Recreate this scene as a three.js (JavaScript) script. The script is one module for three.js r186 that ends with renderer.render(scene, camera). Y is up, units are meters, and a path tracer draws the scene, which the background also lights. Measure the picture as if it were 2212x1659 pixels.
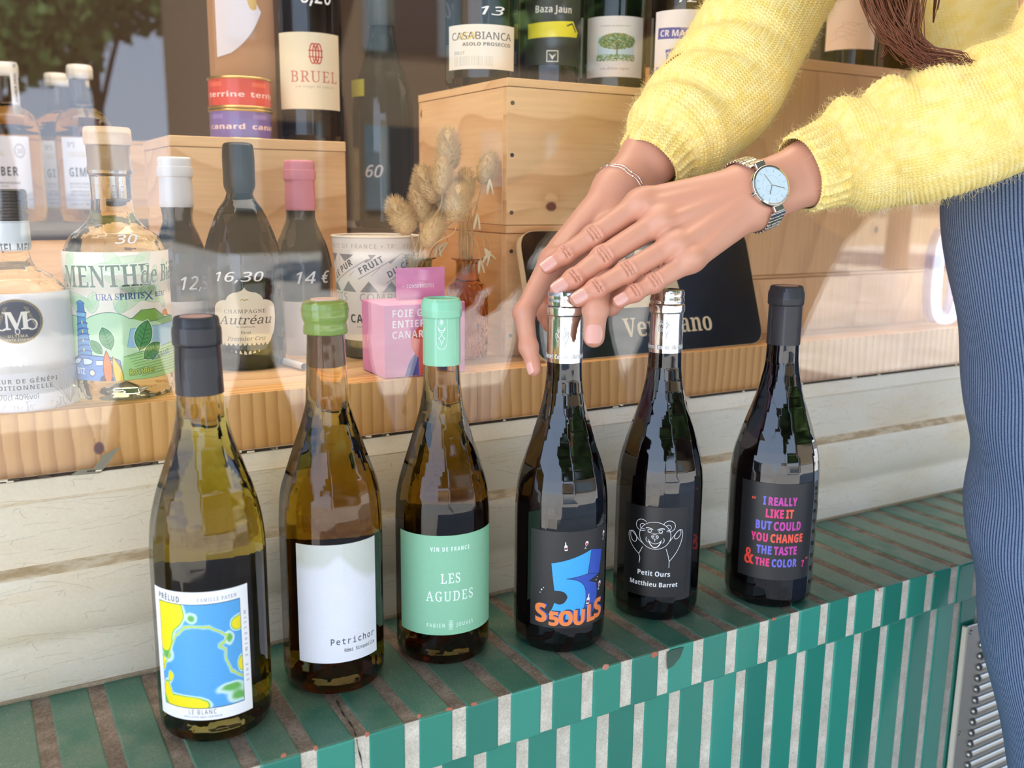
import * as THREE from 'three';
import { RoundedBoxGeometry } from 'three/addons/geometries/RoundedBoxGeometry.js';
import { mergeGeometries, mergeVertices, toCreasedNormals } from 'three/addons/utils/BufferGeometryUtils.js';
import { RectAreaLightUniformsLib } from 'three/addons/lights/RectAreaLightUniformsLib.js';

// ------------------------------------------------------------------ camera, sky, sun, exposure
const scene = new THREE.Scene();
const W = 2212, H = 1659, FPX = 2049.6;
const camera = new THREE.PerspectiveCamera(2 * Math.atan(H / 2 / FPX) * 180 / Math.PI, W / H, 0.05, 200);
camera.position.set(0.0901, 0.38, 0.587);
camera.rotation.set(-0.1955, -0.5234, 0.0106, 'YXZ');
camera.focus = 0.82; camera.userData.fStop = 6.5;
camera.updateMatrixWorld(true);
const renderer = new THREE.WebGLRenderer({ antialias: true });
renderer.toneMapping = THREE.LinearToneMapping;
renderer.toneMappingExposure = 2.2;
renderer.shadowMap.enabled = true;
RectAreaLightUniformsLib.init();

const sunDir = new THREE.Vector3(-0.34, 0.86, -0.38).normalize();       // the sun stands high behind the shop front
{ // clear pale sky, whiter towards the horizon, the same all round
  const w = 64, h = 128, d = new Float32Array(w * h * 4);
  for (let y = 0; y < h; y++) for (let x = 0; x < w; x++) { const e = Math.max(0, Math.sin(((y + 0.5) / h - 0.5) * Math.PI)), t = Math.pow(e, 0.55), k = (y * w + x) * 4; d[k] = 1.55 - 0.85 * t; d[k + 1] = 1.78 - 0.7 * t; d[k + 2] = 2.1 - 0.28 * t; d[k + 3] = 1; }
  const t = new THREE.DataTexture(d, w, h, THREE.RGBAFormat, THREE.FloatType); t.mapping = THREE.EquirectangularReflectionMapping; t.magFilter = THREE.LinearFilter; t.needsUpdate = true;
  scene.background = t; scene.environment = t;
}
const sun = new THREE.DirectionalLight(0xfff6e8, 11);
sun.position.copy(sunDir).multiplyScalar(20); sun.castShadow = true;
sun.shadow.camera.left = -14; sun.shadow.camera.right = 14; sun.shadow.camera.top = 14; sun.shadow.camera.bottom = -14; sun.shadow.mapSize.set(2048, 2048);
scene.add(sun); scene.add(sun.target);
// daylight lamps of the shop: a long warm ceiling panel over the window display (its fitting is built with the room)
const shopLight = new THREE.RectAreaLight(0xffeedb, 7, 2.6, 0.5);
shopLight.position.set(0.75, 1.675, -0.62); shopLight.lookAt(0.75, 0, -0.62); scene.add(shopLight);

// ------------------------------------------------------------------ helpers
let seed = 7;
const rnd = () => { seed = (seed + 0x6d2b79f5) | 0; let t = Math.imul(seed ^ (seed >>> 15), 1 | seed); t = (t + Math.imul(t ^ (t >>> 7), 61 | t)) ^ t; return ((t ^ (t >>> 14)) >>> 0) / 4294967296; };
const rr = (a, b) => a + (b - a) * rnd();
const V = (x, y, z) => new THREE.Vector3(x, y, z);
const lerp = (a, b, t) => a + (b - a) * t, clamp = (x, a, b) => Math.max(a, Math.min(b, x)), sstep = (a, b, x) => { const t = clamp((x - a) / (b - a), 0, 1); return t * t * (3 - 2 * t); };
const C = camera.position;
const ray = (px, py) => V((px - W / 2) / FPX, -(py - H / 2) / FPX, -1).applyQuaternion(camera.quaternion);
const at = (px, py, d) => ray(px, py).multiplyScalar(d).add(C);                       // a pixel and a distance along the lens axis
const onY = (px, py, y) => { const r = ray(px, py); return r.multiplyScalar((y - C.y) / r.y).add(C); };
const onZ = (px, py, z) => { const r = ray(px, py); return r.multiplyScalar((z - C.z) / r.z).add(C); };
const proj = (p) => { const q = p.clone().sub(C).applyQuaternion(camera.quaternion.clone().invert()); return [W / 2 - FPX * q.x / q.z, H / 2 + FPX * q.y / q.z, -q.z]; };
const names = new Map();
const numbered = (n) => { const k = names.get(n) || 0; names.set(n, k + 1); return k ? n + '_' + String(k).padStart(3, '0') : n; };
function shadowed(m) { m.castShadow = true; m.receiveShadow = true; return m; }
function part(name, geo, mat, parent) { const m = shadowed(new THREE.Mesh(geo, mat)); m.name = name; parent.add(m); return m; }
function tag(o, label, category, group, kind) { o.userData.label = label; if (category) o.userData.category = category; if (group) o.userData.group = group; if (kind) o.userData.kind = kind; return o; }
function thing(name, label, category, p, turn = 0, group) { const g = new THREE.Group(); g.name = numbered(name); scene.add(g); if (p) g.position.copy(p); g.rotation.y = turn; return tag(g, label, category, group); }
function single(name, geo, mat, label, category, group) { const m = shadowed(new THREE.Mesh(geo, mat)); m.name = numbered(name); scene.add(m); return tag(m, label, category, group); }
function struct(name, geo, mat, label) { const m = geo ? shadowed(new THREE.Mesh(geo, mat)) : new THREE.Group(); m.name = name; scene.add(m); m.userData.kind = 'structure'; m.userData.label = label; m.userData.category = name.split('_')[0]; return m; }
const std = (color, roughness = 0.6, extra = {}) => new THREE.MeshStandardMaterial({ color, roughness, ...extra });
const phys = (o) => new THREE.MeshPhysicalMaterial(o);
const S = (hex) => new THREE.Color(hex);

// value noise
const perm = (() => { const p = new Uint16Array(4096); for (let i = 0; i < 4096; i++) p[i] = rnd() * 65535; return p; })();
const hash2 = (x, y) => perm[(Math.imul(x, 374761393) + Math.imul(y, 668265263) ^ (x >> 3)) & 4095] / 65535;
function vnoise(x, y, px = 0, py = 0) {
  let xi = Math.floor(x), yi = Math.floor(y); const fx = x - xi, fy = y - yi, u = fx * fx * (3 - 2 * fx), v = fy * fy * (3 - 2 * fy);
  const w = (a, p) => p ? ((a % p) + p) % p : a;
  const a = hash2(w(xi, px), w(yi, py)), b = hash2(w(xi + 1, px), w(yi, py)), c = hash2(w(xi, px), w(yi + 1, py)), d = hash2(w(xi + 1, px), w(yi + 1, py));
  return lerp(lerp(a, b, u), lerp(c, d, u), v);
}
function fbm(x, y, o = 4, px = 0, py = 0) { let s = 0, a = 0.5, n = 0; for (let i = 0; i < o; i++) { s += a * vnoise(x + i * 17, y + i * 31, px, py); n += a; x *= 2; y *= 2; px *= 2; py *= 2; a *= 0.5; } return s / n; }
function dataTex(w, h, fn, srgb = true, repeat = true) {
  const d = new Uint8Array(w * h * 4), o = [0, 0, 0];
  for (let y = 0; y < h; y++) for (let x = 0; x < w; x++) { fn(x / w, y / h, o, x, y); const k = (y * w + x) * 4; d[k] = clamp(o[0], 0, 255); d[k + 1] = clamp(o[1], 0, 255); d[k + 2] = clamp(o[2], 0, 255); d[k + 3] = 255; }
  const t = new THREE.DataTexture(d, w, h); t.magFilter = THREE.LinearFilter; t.minFilter = THREE.LinearMipmapLinearFilter; t.generateMipmaps = true;
  if (srgb) t.colorSpace = THREE.SRGBColorSpace;
  t.wrapS = t.wrapT = repeat ? THREE.RepeatWrapping : THREE.ClampToEdgeWrapping; t.needsUpdate = true; return t;
}
function canvasTex(w, h, draw) {
  const c = document.createElement('canvas'); c.width = w; c.height = h; const g = c.getContext('2d'); draw(g, w, h);
  const t = new THREE.CanvasTexture(c); t.colorSpace = THREE.SRGBColorSpace; t.wrapS = t.wrapT = THREE.ClampToEdgeWrapping; t.magFilter = THREE.LinearFilter; return t;
}
// texture coordinates in metres on a box-like geometry, by the way each face points; along = the axis that u follows (the grain)
function uvBox(geo, scale = 1, ou = 0, ov = 0, grain = 'long') {
  const g = geo.index ? geo.toNonIndexed() : geo, p = g.attributes.position, n = p.count, uv = new Float32Array(n * 2);
  g.computeBoundingBox(); const s = g.boundingBox.getSize(V(0, 0, 0));
  const a = V(0, 0, 0), b = V(0, 0, 0), c = V(0, 0, 0), e1 = V(0, 0, 0), e2 = V(0, 0, 0);
  for (let i = 0; i < n; i += 3) {
    a.fromBufferAttribute(p, i); b.fromBufferAttribute(p, i + 1); c.fromBufferAttribute(p, i + 2);
    const nn = e1.subVectors(b, a).cross(e2.subVectors(c, a)); const ax = Math.abs(nn.x), ay = Math.abs(nn.y), az = Math.abs(nn.z);
    let U = 'x', Vv = 'y'; if (ax >= ay && ax >= az) { U = 'z'; Vv = 'y'; } else if (ay >= ax && ay >= az) { U = 'x'; Vv = 'z'; }
    if (grain === 'long' && s[Vv] > s[U]) [U, Vv] = [Vv, U];
    if (grain === 'y' && U !== 'y' && Vv === 'y') [U, Vv] = [Vv, U];
    for (let k = 0; k < 3; k++) { const q = [a, b, c][k]; uv[(i + k) * 2] = (q[U]) * scale + ou; uv[(i + k) * 2 + 1] = q[Vv] * scale + ov; }
  }
  g.setAttribute('uv', new THREE.BufferAttribute(uv, 2)); return g;
}
const box = (w, h, d, r = 0.001, seg = 1) => r > 0 ? new RoundedBoxGeometry(w, h, d, seg, Math.min(r, w / 2.01, h / 2.01, d / 2.01)) : new THREE.BoxGeometry(w, h, d);
const move = (g, x, y, z) => g.translate(x, y, z);
// a lathe whose profile is smoothed through its points; points are [radius, height], a third entry marks a sharp corner
function lathe(pts, seg = 64, smooth = true, per = 5) {
  let out = [];
  if (smooth) {
    let run = [];
    const flush = () => { if (run.length > 2) { const c = new THREE.CatmullRomCurve3(run.map((p) => V(p[0], p[1], 0)), false, 'centripetal'); const q = c.getPoints((run.length - 1) * per); out.push(...q.map((p) => new THREE.Vector2(Math.max(0, p.x), p.y))); } else out.push(...run.map((p) => new THREE.Vector2(p[0], p[1]))); };
    for (const p of pts) { run.push(p); if (p[2]) { flush(); run = [p]; } }
    if (run.length > 1 || !out.length) flush();
    out = out.filter((p, i) => !i || p.distanceTo(out[i - 1]) > 1e-6);
  } else out = pts.map((p) => new THREE.Vector2(p[0], p[1]));
  return toCreasedNormals(new THREE.LatheGeometry(out, seg), 0.6);
}
// a sheet bent round a vertical axis (a paper label): angles from +z towards +x
function wrap(r, y0, y1, a0, a1, seg = 40, rTop = r, rows = 1, lift = 0.00025) {
  const pos = [], uv = [], idx = [];
  for (let j = 0; j <= rows; j++) for (let i = 0; i <= seg; i++) {
    const u = i / seg, v = j / rows, a = lerp(a0, a1, u), rad = lerp(r, rTop, v) + lift; pos.push(rad * Math.sin(a), lerp(y0, y1, v), rad * Math.cos(a)); uv.push(u, v);
  }
  for (let j = 0; j < rows; j++) for (let i = 0; i < seg; i++) { const a = j * (seg + 1) + i, b = a + 1, c = a + seg + 1, d = c + 1; idx.push(a, b, d, a, d, c); }
  const g = new THREE.BufferGeometry(); g.setAttribute('position', new THREE.Float32BufferAttribute(pos, 3)); g.setAttribute('uv', new THREE.Float32BufferAttribute(uv, 2)); g.setIndex(idx); g.computeVertexNormals(); return g;
}
// a profile in (z, y) pushed along x, texture in metres
function sweepX(prof, x0, x1, crease = 0.5, nx = 1) {
  const pos = [], uv = [], idx = []; let L = 0; const n = prof.length;
  for (let i = 0; i < n; i++) { if (i) L += Math.hypot(prof[i][0] - prof[i - 1][0], prof[i][1] - prof[i - 1][1]); for (let k = 0; k <= nx; k++) { const x = lerp(x0, x1, k / nx); pos.push(x, prof[i][1], prof[i][0]); uv.push(x, L); } }
  for (let i = 0; i < n - 1; i++) for (let k = 0; k < nx; k++) { const a = i * (nx + 1) + k, b = a + 1, c = a + nx + 1, d = c + 1; idx.push(a, b, d, a, d, c); }
  const g = new THREE.BufferGeometry(); g.setAttribute('position', new THREE.Float32BufferAttribute(pos, 3)); g.setAttribute('uv', new THREE.Float32BufferAttribute(uv, 2)); g.setIndex(idx); g.computeVertexNormals(); return toCreasedNormals(g, crease);
}
const tube = (pts, r, seg = 24, rad = 6, closed = false) => new THREE.TubeGeometry(new THREE.CatmullRomCurve3(pts, closed, 'centripetal'), seg, r, rad, closed);
// a tube whose radius changes along its length
function taper(pts, rad, seg = 20, around = 6) {
  const curve = new THREE.CatmullRomCurve3(pts, false, 'centripetal'), fr = curve.computeFrenetFrames(seg, false), pos = [], nor = [], uv = [], idx = [], L = curve.getLength();
  for (let i = 0; i <= seg; i++) { const t = i / seg, p = curve.getPointAt(t), r = typeof rad === 'function' ? rad(t) : rad; for (let k = 0; k <= around; k++) { const a = k / around * 2 * Math.PI, c = Math.cos(a), s = Math.sin(a), nx = fr.normals[i].clone().multiplyScalar(c).addScaledVector(fr.binormals[i], s); pos.push(p.x + nx.x * r, p.y + nx.y * r, p.z + nx.z * r); nor.push(nx.x, nx.y, nx.z); uv.push(t * L, k / around * 2 * Math.PI * r); } }
  for (let i = 0; i < seg; i++) for (let k = 0; k < around; k++) { const a = i * (around + 1) + k, b = a + 1, c = a + around + 1, d = c + 1; idx.push(a, b, c, b, d, c); }
  const g = new THREE.BufferGeometry(); g.setAttribute('position', new THREE.Float32BufferAttribute(pos, 3)); g.setAttribute('normal', new THREE.Float32BufferAttribute(nor, 3)); g.setAttribute('uv', new THREE.Float32BufferAttribute(uv, 2)); g.setIndex(idx); return g;
}
const merge = (list) => mergeGeometries(list.map((g) => { const q = g.index ? g.toNonIndexed() : g; for (const k of Object.keys(q.attributes)) if (!['position', 'normal', 'uv', 'color'].includes(k)) q.deleteAttribute(k); return q; }));
// ------------------------------------------------------------------ surface textures
function woodTex(o) {
  const { w = 512, h = 512, rings = 12, warp = 2.2, base = [226, 184, 128], dark = [186, 134, 80], knots = [], fibre = 10, pu = 2, sharp = 3 } = o;
  return dataTex(w, h, (u, v, c) => {
    let ph = v * rings + warp * fbm(u * pu, v * 3, 3, pu, 3) + 0.5 * fbm(u * pu * 3, v * 9, 2, pu * 3, 9), kd = 9;
    for (const [ku, kv, ks] of knots) { const dx = (u - ku) * 0.75, dy = v - kv, d = Math.hypot(dx, dy) / ks; kd = Math.min(kd, d + 0.25 * (fbm(u * 40, v * 40, 2) - 0.5)); ph += 0.9 * Math.exp(-d * d * 0.12) * (dy > 0 ? 1 : -1) * Math.min(1, Math.abs(dy) / ks); }
    const f = ph - Math.floor(ph), ring = Math.pow(f, sharp) * (1 - sstep(0.93, 1, f)), fib = (vnoise(u * 12, v * 220, 12, 220) - 0.5) * fibre, tone = (fbm(u * 3, v * 2, 3, 3, 2) - 0.5) * 26;
    for (let k = 0; k < 3; k++) c[k] = lerp(base[k], dark[k], ring) + fib + tone * (k === 2 ? 1.2 : 1);
    if (kd < 1) { const q = sstep(1, 0.55, kd); c[0] = lerp(c[0], 104, q); c[1] = lerp(c[1], 58, q); c[2] = lerp(c[2], 36, q); }
    else if (kd < 1.8) { const q = 0.12 * sstep(1.8, 1, kd); c[0] = lerp(c[0], 170, q); c[1] = lerp(c[1], 110, q); c[2] = lerp(c[2], 66, q); }
  });
}
const woodCrate = std(0xffffff, 0.55, { map: woodTex({ rings: 13, warp: 3, dark: [204, 154, 98], knots: [[0.82, 0.3, 0.012], [0.2, 0.75, 0.008]] }) });
const woodCrateB = std(0xffffff, 0.55, { map: woodTex({ rings: 10, warp: 3, base: [232, 192, 136], dark: [212, 164, 106], knots: [[0.3, 0.62, 0.02]] }) });
const woodPanel = std(0xffffff, 0.5, { map: woodTex({ rings: 7, warp: 2, base: [218, 170, 114], dark: [202, 152, 98], knots: [[0.66, 0.28, 0.009], [0.12, 0.8, 0.007]] }) });
const woodShelf = std(0xffffff, 0.5, { map: woodTex({ rings: 44, warp: 1.0, base: [226, 176, 110], dark: [190, 132, 70], knots: [[0.42, 0.47, 0.009], [0.35, 0.13, 0.012]], sharp: 2.0, pu: 2 }) });
const woodTop = std(0xffffff, 0.5, { map: woodTex({ rings: 14, warp: 1.5, base: [214, 176, 128], dark: [178, 136, 90] }) });

const paintTex = (() => {                                        // old cream paint with fine cracks and dirt where the photograph shows it
  const w = 2048, h = 512, crack = new Float32Array(w * h);
  const line = (x, y, a, n, s, bend) => { for (let i = 0; i < n; i++) { const xi = ((Math.round(x) % w) + w) % w, yi = Math.round(y); if (yi >= 0 && yi < h) crack[yi * w + xi] = Math.max(crack[yi * w + xi], s); a += rr(-bend, bend); x += Math.cos(a); y += Math.sin(a); } };
  for (let i = 0; i < 900; i++) line(rr(0, w), rr(0, h), rr(-0.06, 0.06), rr(8, 70), rr(0.12, 0.42), 0.06);
  for (let i = 0; i < 500; i++) line(rr(0, w), rr(0, h), Math.PI / 2 + rr(-0.3, 0.3), rr(3, 16), rr(0.15, 0.55), 0.35);
  for (let i = 0; i < 260; i++) { const x = rr(0, w) | 0, y = rr(0, h) | 0; crack[y * w + x] = rr(0.5, 1); }
  return dataTex(w, h, (u, v, c, x, y) => {
    const grain = (vnoise(u * 700, v * 190, 700, 190) - 0.5) * 7, patch = fbm(u * 8, v * 3, 4, 8, 3), stain = sstep(0.56, 0.78, fbm(u * 24 + 9, v * 14, 4, 24, 14)) * 0.45, k = crack[y * w + x];
    const a = [236, 226, 207], b = [228, 208, 174], dk = [120, 96, 70], t = sstep(0.42, 0.68, patch) * 0.55 + stain * 0.5;
    for (let i = 0; i < 3; i++) c[i] = lerp(lerp(a[i], b[i], t), dk[i], k * 0.6) + grain;
  });
})();
paintTex.repeat.set(0.8, 4.2);
const paint = std(0xffffff, 0.55, { map: paintTex });
const dirtyPaint = std(0xffffff, 0.7, { map: dataTex(512, 64, (u, v, c) => { const t = sstep(0.3, 0.7, fbm(u * 60, v * 10, 4, 60, 10)), s = vnoise(u * 256, v * 64, 256, 64) > 0.86 ? 0.5 : 0; c[0] = lerp(222, 176, t * 0.7 + s * 0.4); c[1] = lerp(204, 146, t * 0.7 + s * 0.4); c[2] = lerp(172, 106, t * 0.7 + s * 0.4); }) });
dirtyPaint.map.repeat.set(1.5, 20);

// glazed tile: teal front, dusty sanded top (dust grains and sand specks lie on the tops in the photograph)
const tileFront = [[0x2f8a74, 0.09], [0x2b836f, 0.11], [0x34907b, 0.09], [0x287b68, 0.13]].map(([c, r]) => phys({ color: c, roughness: r + 0.06, clearcoat: 0.6, clearcoatRoughness: 0.08, map: null }));
const tileTopTex = [0, 1].map((k) => dataTex(512, 512, (u, v, c) => {
  const d = fbm(u * 5 + k * 31, v * 5, 4, 5, 5), g = vnoise(u * 256, v * 256, 256, 256), g2 = vnoise(u * 128 + 7, v * 128, 128, 128), dust = 0.26 + 0.6 * sstep(0.3, 0.66, d) * (0.6 + 0.4 * g), sp = g2 > 0.965 && g > 0.4 ? 1 : 0;
  c[0] = lerp(32, 112, dust) + (g - 0.5) * 20 + sp * 90; c[1] = lerp(96, 126, dust) + (g - 0.5) * 20 + sp * 70; c[2] = lerp(76, 104, dust) + (g - 0.5) * 18 + sp * 70;
}));
const tileTop = tileTopTex.map((t) => { t.repeat.set(6, 6); return phys({ color: 0xffffff, map: t, roughness: 0.42, clearcoat: 0.25, clearcoatRoughness: 0.3 }); });
const mortarTex = (base, amp) => dataTex(256, 256, (u, v, c) => { const g = vnoise(u * 128, v * 128, 128, 128), f = fbm(u * 12, v * 12, 3, 12, 12), sp = g > 0.93 ? -70 : g < 0.05 ? 40 : 0; for (let k = 0; k < 3; k++) c[k] = base[k] + (g - 0.5) * amp + (f - 0.5) * amp * 1.2 + sp; });
const mortarLight = std(0xffffff, 0.95, { map: mortarTex([208, 198, 180], 34) }); mortarLight.map.repeat.set(8, 8);
const mortarDirty = std(0xffffff, 0.95, { map: mortarTex([126, 110, 93], 44) }); mortarDirty.map.repeat.set(8, 8);
const clay = std(0xb06a52, 0.9), clayPale = std(0xb8806e, 0.9);

// ------------------------------------------------------------------ sill of green glazed tiles
const P = 0.0392, X0 = 0.2687, TW = 0.0286, DEPTH = 0.172, TH = 0.0445;
const sill = struct('trim_1', null, null, 'window sill of narrow green glazed tiles with sandy joints');
const faceSplit = (geo, topMat, frontMat) => {                                  // two materials: what points up, and the rest
  const g = geo.index ? geo.toNonIndexed() : geo, p = g.attributes.position, up = [], rest = [], a = V(0, 0, 0), b = V(0, 0, 0), c = V(0, 0, 0);
  for (let i = 0; i < p.count; i += 3) { a.fromBufferAttribute(p, i); b.fromBufferAttribute(p, i + 1); c.fromBufferAttribute(p, i + 2); const n = b.clone().sub(a).cross(c.clone().sub(a)).normalize(); (n.y > 0.75 ? up : rest).push(i); }
  const out = new THREE.BufferGeometry(), order = [...up, ...rest];
  for (const k of Object.keys(g.attributes)) { const s = g.attributes[k], n = s.itemSize, arr = new Float32Array(order.length * 3 * n); order.forEach((i, j) => { for (let q = 0; q < 3 * n; q++) arr[j * 3 * n + q] = s.array[i * n + q]; }); out.setAttribute(k, new THREE.BufferAttribute(arr, n)); }
  out.addGroup(0, up.length * 3, 0); out.addGroup(up.length * 3, rest.length * 3, 1); return out;
};
const tileGeos = [0, 1, 2, 3].map((k) => faceSplit(uvBox(move(box(TW, TH, DEPTH + 0.004, 0.0022, 2), 0, -TH / 2, -(DEPTH + 0.004) / 2), 1, k * 0.13, k * 0.31, 'none')));
for (let k = -9; k <= 34; k++) {
  const x = X0 + P * (k + 0.5), m = part('tile', tileGeos[(k + 12) % 4], [tileTop[(k + 12) % 2], tileFront[(k * 7 + 70) % 4]], sill);
  m.position.set(x + rr(-0.0005, 0.0005), rr(-0.0005, 0.0004), rr(-0.0006, 0.0006)); m.rotation.y = rr(-0.003, 0.003);
}
const xA = X0 - P * 9.2, xB = X0 + P * 35;
{
  const bed = faceSplit(uvBox(move(box(xB - xA, TH - 0.002, DEPTH, 0.0012, 1), (xA + xB) / 2, -TH / 2, -DEPTH / 2 - 0.0011), 1, 0, 0, 'none'));
  const b = part('mortar', bed, [mortarDirty, mortarLight], sill); b.userData.label = 'sandy mortar between the sill tiles';
  part('mortar_fillet', uvBox(move(box(xB - xA, 0.004, 0.006, 0.0015, 1), (xA + xB) / 2, 0.0002, -DEPTH + 0.0005), 1, 0, 0, 'none'), mortarTop(), sill).userData.label = 'broken line of mortar along the painted board';
}
function mortarTop() { return std(0xffffff, 0.95, { map: mortarLight.map, color: 0xcfc0aa }); }
// chips and the crack
function chip(px, py, w, h, mat, onTop = false) {
  const c = onTop ? onY(px, py, 0.0002) : onZ(px, py, 0.0002), n = 9, sh = new THREE.Shape();
  for (let i = 0; i < n; i++) { const a = i / n * 2 * Math.PI, r = rr(0.65, 1); const x = Math.cos(a) * w * r / 2, y = Math.sin(a) * h * r / 2; i ? sh.lineTo(x, y) : sh.moveTo(x, y); }
  const g = new THREE.ExtrudeGeometry(sh, { depth: 0.0007, bevelEnabled: true, bevelSize: 0.0003, bevelThickness: 0.0003, bevelSegments: 1 });
  if (onTop) g.rotateX(-Math.PI / 2);
  g.translate(c.x, c.y - (onTop ? 0.0004 : 0), c.z - (onTop ? 0 : 0.0004)); part('chip', g, mat, sill).userData.label = 'chip of bare red clay';
}
[[613, 1631, 0.004, 0.003], [682, 1615, 0.003, 0.004], [793, 1585, 0.0035, 0.004], [905, 1546, 0.003, 0.003], [970, 1531, 0.006, 0.0025], [1024, 1520, 0.0055, 0.003], [1309, 1440, 0.007, 0.006], [1414, 1413, 0.008, 0.0055], [1672, 1336, 0.006, 0.003], [1896, 1274, 0.003, 0.002], [2019, 1243, 0.002, 0.002]].forEach(([x, y, w, h], i) => chip(x, y + 1, w, h, i === 6 ? clayPale : clay));
{ // a flaked corner with a dark green scar
  const c = onZ(1458, 1418, 0.0002), sh = new THREE.Shape(); [[-0.0085, 0.0055], [-0.004, 0.0068], [0.006, 0.0066], [0.0085, 0.006], [0.005, -0.002], [-0.002, -0.008], [-0.0075, -0.0095], [-0.0085, -0.002]].forEach(([x, y], i) => i ? sh.lineTo(x, y) : sh.moveTo(x, y));
  const g = new THREE.ExtrudeGeometry(sh, { depth: 0.0006, bevelEnabled: true, bevelSize: 0.0004, bevelThickness: 0.0003, bevelSegments: 1 }); g.translate(c.x, c.y, 0.0001);
  part('flaked_corner', g, std(0xffffff, 0.85, { map: dataTex(64, 64, (u, v, o) => { const n = fbm(u * 9, v * 9, 3); o[0] = lerp(46, 96, n); o[1] = lerp(80, 108, n); o[2] = lerp(66, 90, n); }) }), sill).userData.label = 'flaked glaze on a tile corner';
}
{ // hairline crack through one joint
  const pts = [[727, 1513], [735, 1530], [745, 1548], [757, 1563], [764, 1575], [768, 1587]].map(([x, y]) => onY(x, y, -0.0006)), low = [[771, 1600], [774, 1618], [779, 1636], [783, 1659]].map(([x, y]) => onZ(x, y, -0.0008));
  part('crack', taper([...pts, ...low], (t) => 0.0006 * (0.6 + 0.4 * Math.sin(t * 31)), 60, 5), std(0x1c1714, 1), sill);
}
// lower wall: long upright tiles, joints set half a tile off
const wallLow = struct('wall_front', null, null, 'lower shop front of long upright green glazed tiles');
{
  const Z = -0.0075, rowH = 0.236, g4 = [0, 1].map((k) => uvBox(move(box(TW - 0.001, rowH, 0.012, 0.0018, 2), 0, -rowH / 2, -0.006), 1, k * 0.2, 0, 'none'));
  for (let row = 0; row < 2; row++) for (let k = -9; k <= 34; k++) {
    const x = X0 + P * (k + 0.06); if (x > 1.165 && x < 1.56) { if (row) continue; }
    const m = part('tile', g4[(k + 20) % 2], tileFront[(k * 5 + 60 + row) % 4], wallLow); m.position.set(x + rr(-0.0007, 0.0007), -TH - 0.001 - row * (rowH + 0.008), Z + rr(-0.0006, 0.0006)); m.rotation.y = rr(-0.006, 0.006);
  }
  part('mortar', uvBox(move(box(xB - xA, 0.6, 0.3, 0), (xA + xB) / 2, -TH - 0.3, Z - 0.0014 - 0.15), 1, 0, 0, 'none'), mortarLight, wallLow).userData.label = 'pale speckled mortar between upright tiles';
}

// ------------------------------------------------------------------ painted moulding under the glass, glass, shelf
const GZ = -0.197, SH = 0.214;
{
  const m = struct('trim_2', null, null, 'old cream painted wooden moulding with cracked paint');
  const low = [[-0.1705, -0.004], [-0.1708, 0.003], [-0.173, 0.013], [-0.1765, 0.026], [-0.1785, 0.036], [-0.179, 0.0425], [-0.1768, 0.046], [-0.1748, 0.053], [-0.1738, 0.064], [-0.1738, 0.080], [-0.1745, 0.0895], [-0.1762, 0.0935]];
  part('lower_board', sweepX(low, -0.9, 2.2, 0.9, 1), paint, m);
  part('ledge', sweepX([[-0.1762, 0.0935], [-0.18, 0.0965], [-0.1862, 0.0995]], -0.9, 2.2), dirtyPaint, m).userData.label = 'ledge of the moulding stained brown with dirt';
  part('upper_board', sweepX([[-0.1862, 0.0995], [-0.1858, 0.104], [-0.1856, 0.146], [-0.1862, 0.1485], [-0.1876, 0.1496], [-0.1864, 0.1508], [-0.188, 0.154], [-0.1935, 0.1645], [-0.195, 0.1655]], -0.9, 2.2), paint, m);
  part('back', uvBox(move(box(3.1, 0.172, 0.02, 0), 0.65, 0.079, -0.2055), 1), paint, m);
  // flakes of dried putty and a torn strip along the glass
  const putty = std(0x8d8672, 0.8), strip = onZ(218, 1000, GZ + 0.0035);
  const sh = new THREE.Shape(); [[-0.021, -0.003], [-0.012, 0.0012], [-0.004, 0], [0.004, 0.010], [0.009, 0.012], [0.0165, 0.0155], [0.006, 0.0015], [0.0005, -0.004]].forEach(([x, y], i) => i ? sh.lineTo(x, y) : sh.moveTo(x, y));
  const g = new THREE.ExtrudeGeometry(sh, { depth: 0.0008, bevelEnabled: false }); g.translate(strip.x - 0.002, strip.y - 0.004, strip.z);
  part('putty_strip', g, putty, m).userData.label = 'torn grey strip of putty stuck to the glass';
  for (let i = 0; i < 60; i++) { const x = rr(-0.05, 1.5), s = rr(0.002, 0.007); part('putty_flake', move(box(s, 0.0013, 0.003, 0.0004), x, 0.166 + rr(0, 0.0012), -0.1935), i % 3 ? paint : std(0x5a4c3c, 0.9), m); }
  part('putty_line', uvBox(move(box(3.0, 0.0022, 0.0016, 0.0004), 0.65, 0.1662, GZ + 0.0026), 1), std(0x3a2c20, 0.9), m).userData.label = 'dark dirty line of putty along the glass';
}
const win = struct('window_1', null, null, 'large shop window pane');
{
  const glass = phys({ color: 0xffffff, roughness: 0, transmission: 1, thickness: 0, ior: 1.52 });
  part('pane', move(new THREE.BoxGeometry(3.0, 1.5, 0.004), 0.65, 0.166 + 0.75, GZ), glass, win);
}
const shelf = struct('trim_3', null, null, 'thick pine display shelf behind the window');
{
  const sw = 0.62;                                               // glued blocks, each with its own grain
  for (let i = -2; i < 4; i++) part('shelf_block', uvBox(move(box(sw - 0.0003, 0.05, 0.03, 0.0008), 0.2 + i * sw, SH - 0.025, -0.206 - 0.015), 2, i * 0.37 + 0.06, i * 0.21 + 0.13, 'y'), woodShelf, shelf);
  part('shelf_top', uvBox(move(box(3.1, 0.049, 1.05, 0.0005), 0.65, SH - 0.0247, -0.2365 - 0.525), 2, 0.1, 0.2), woodTop, shelf);
}
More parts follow.
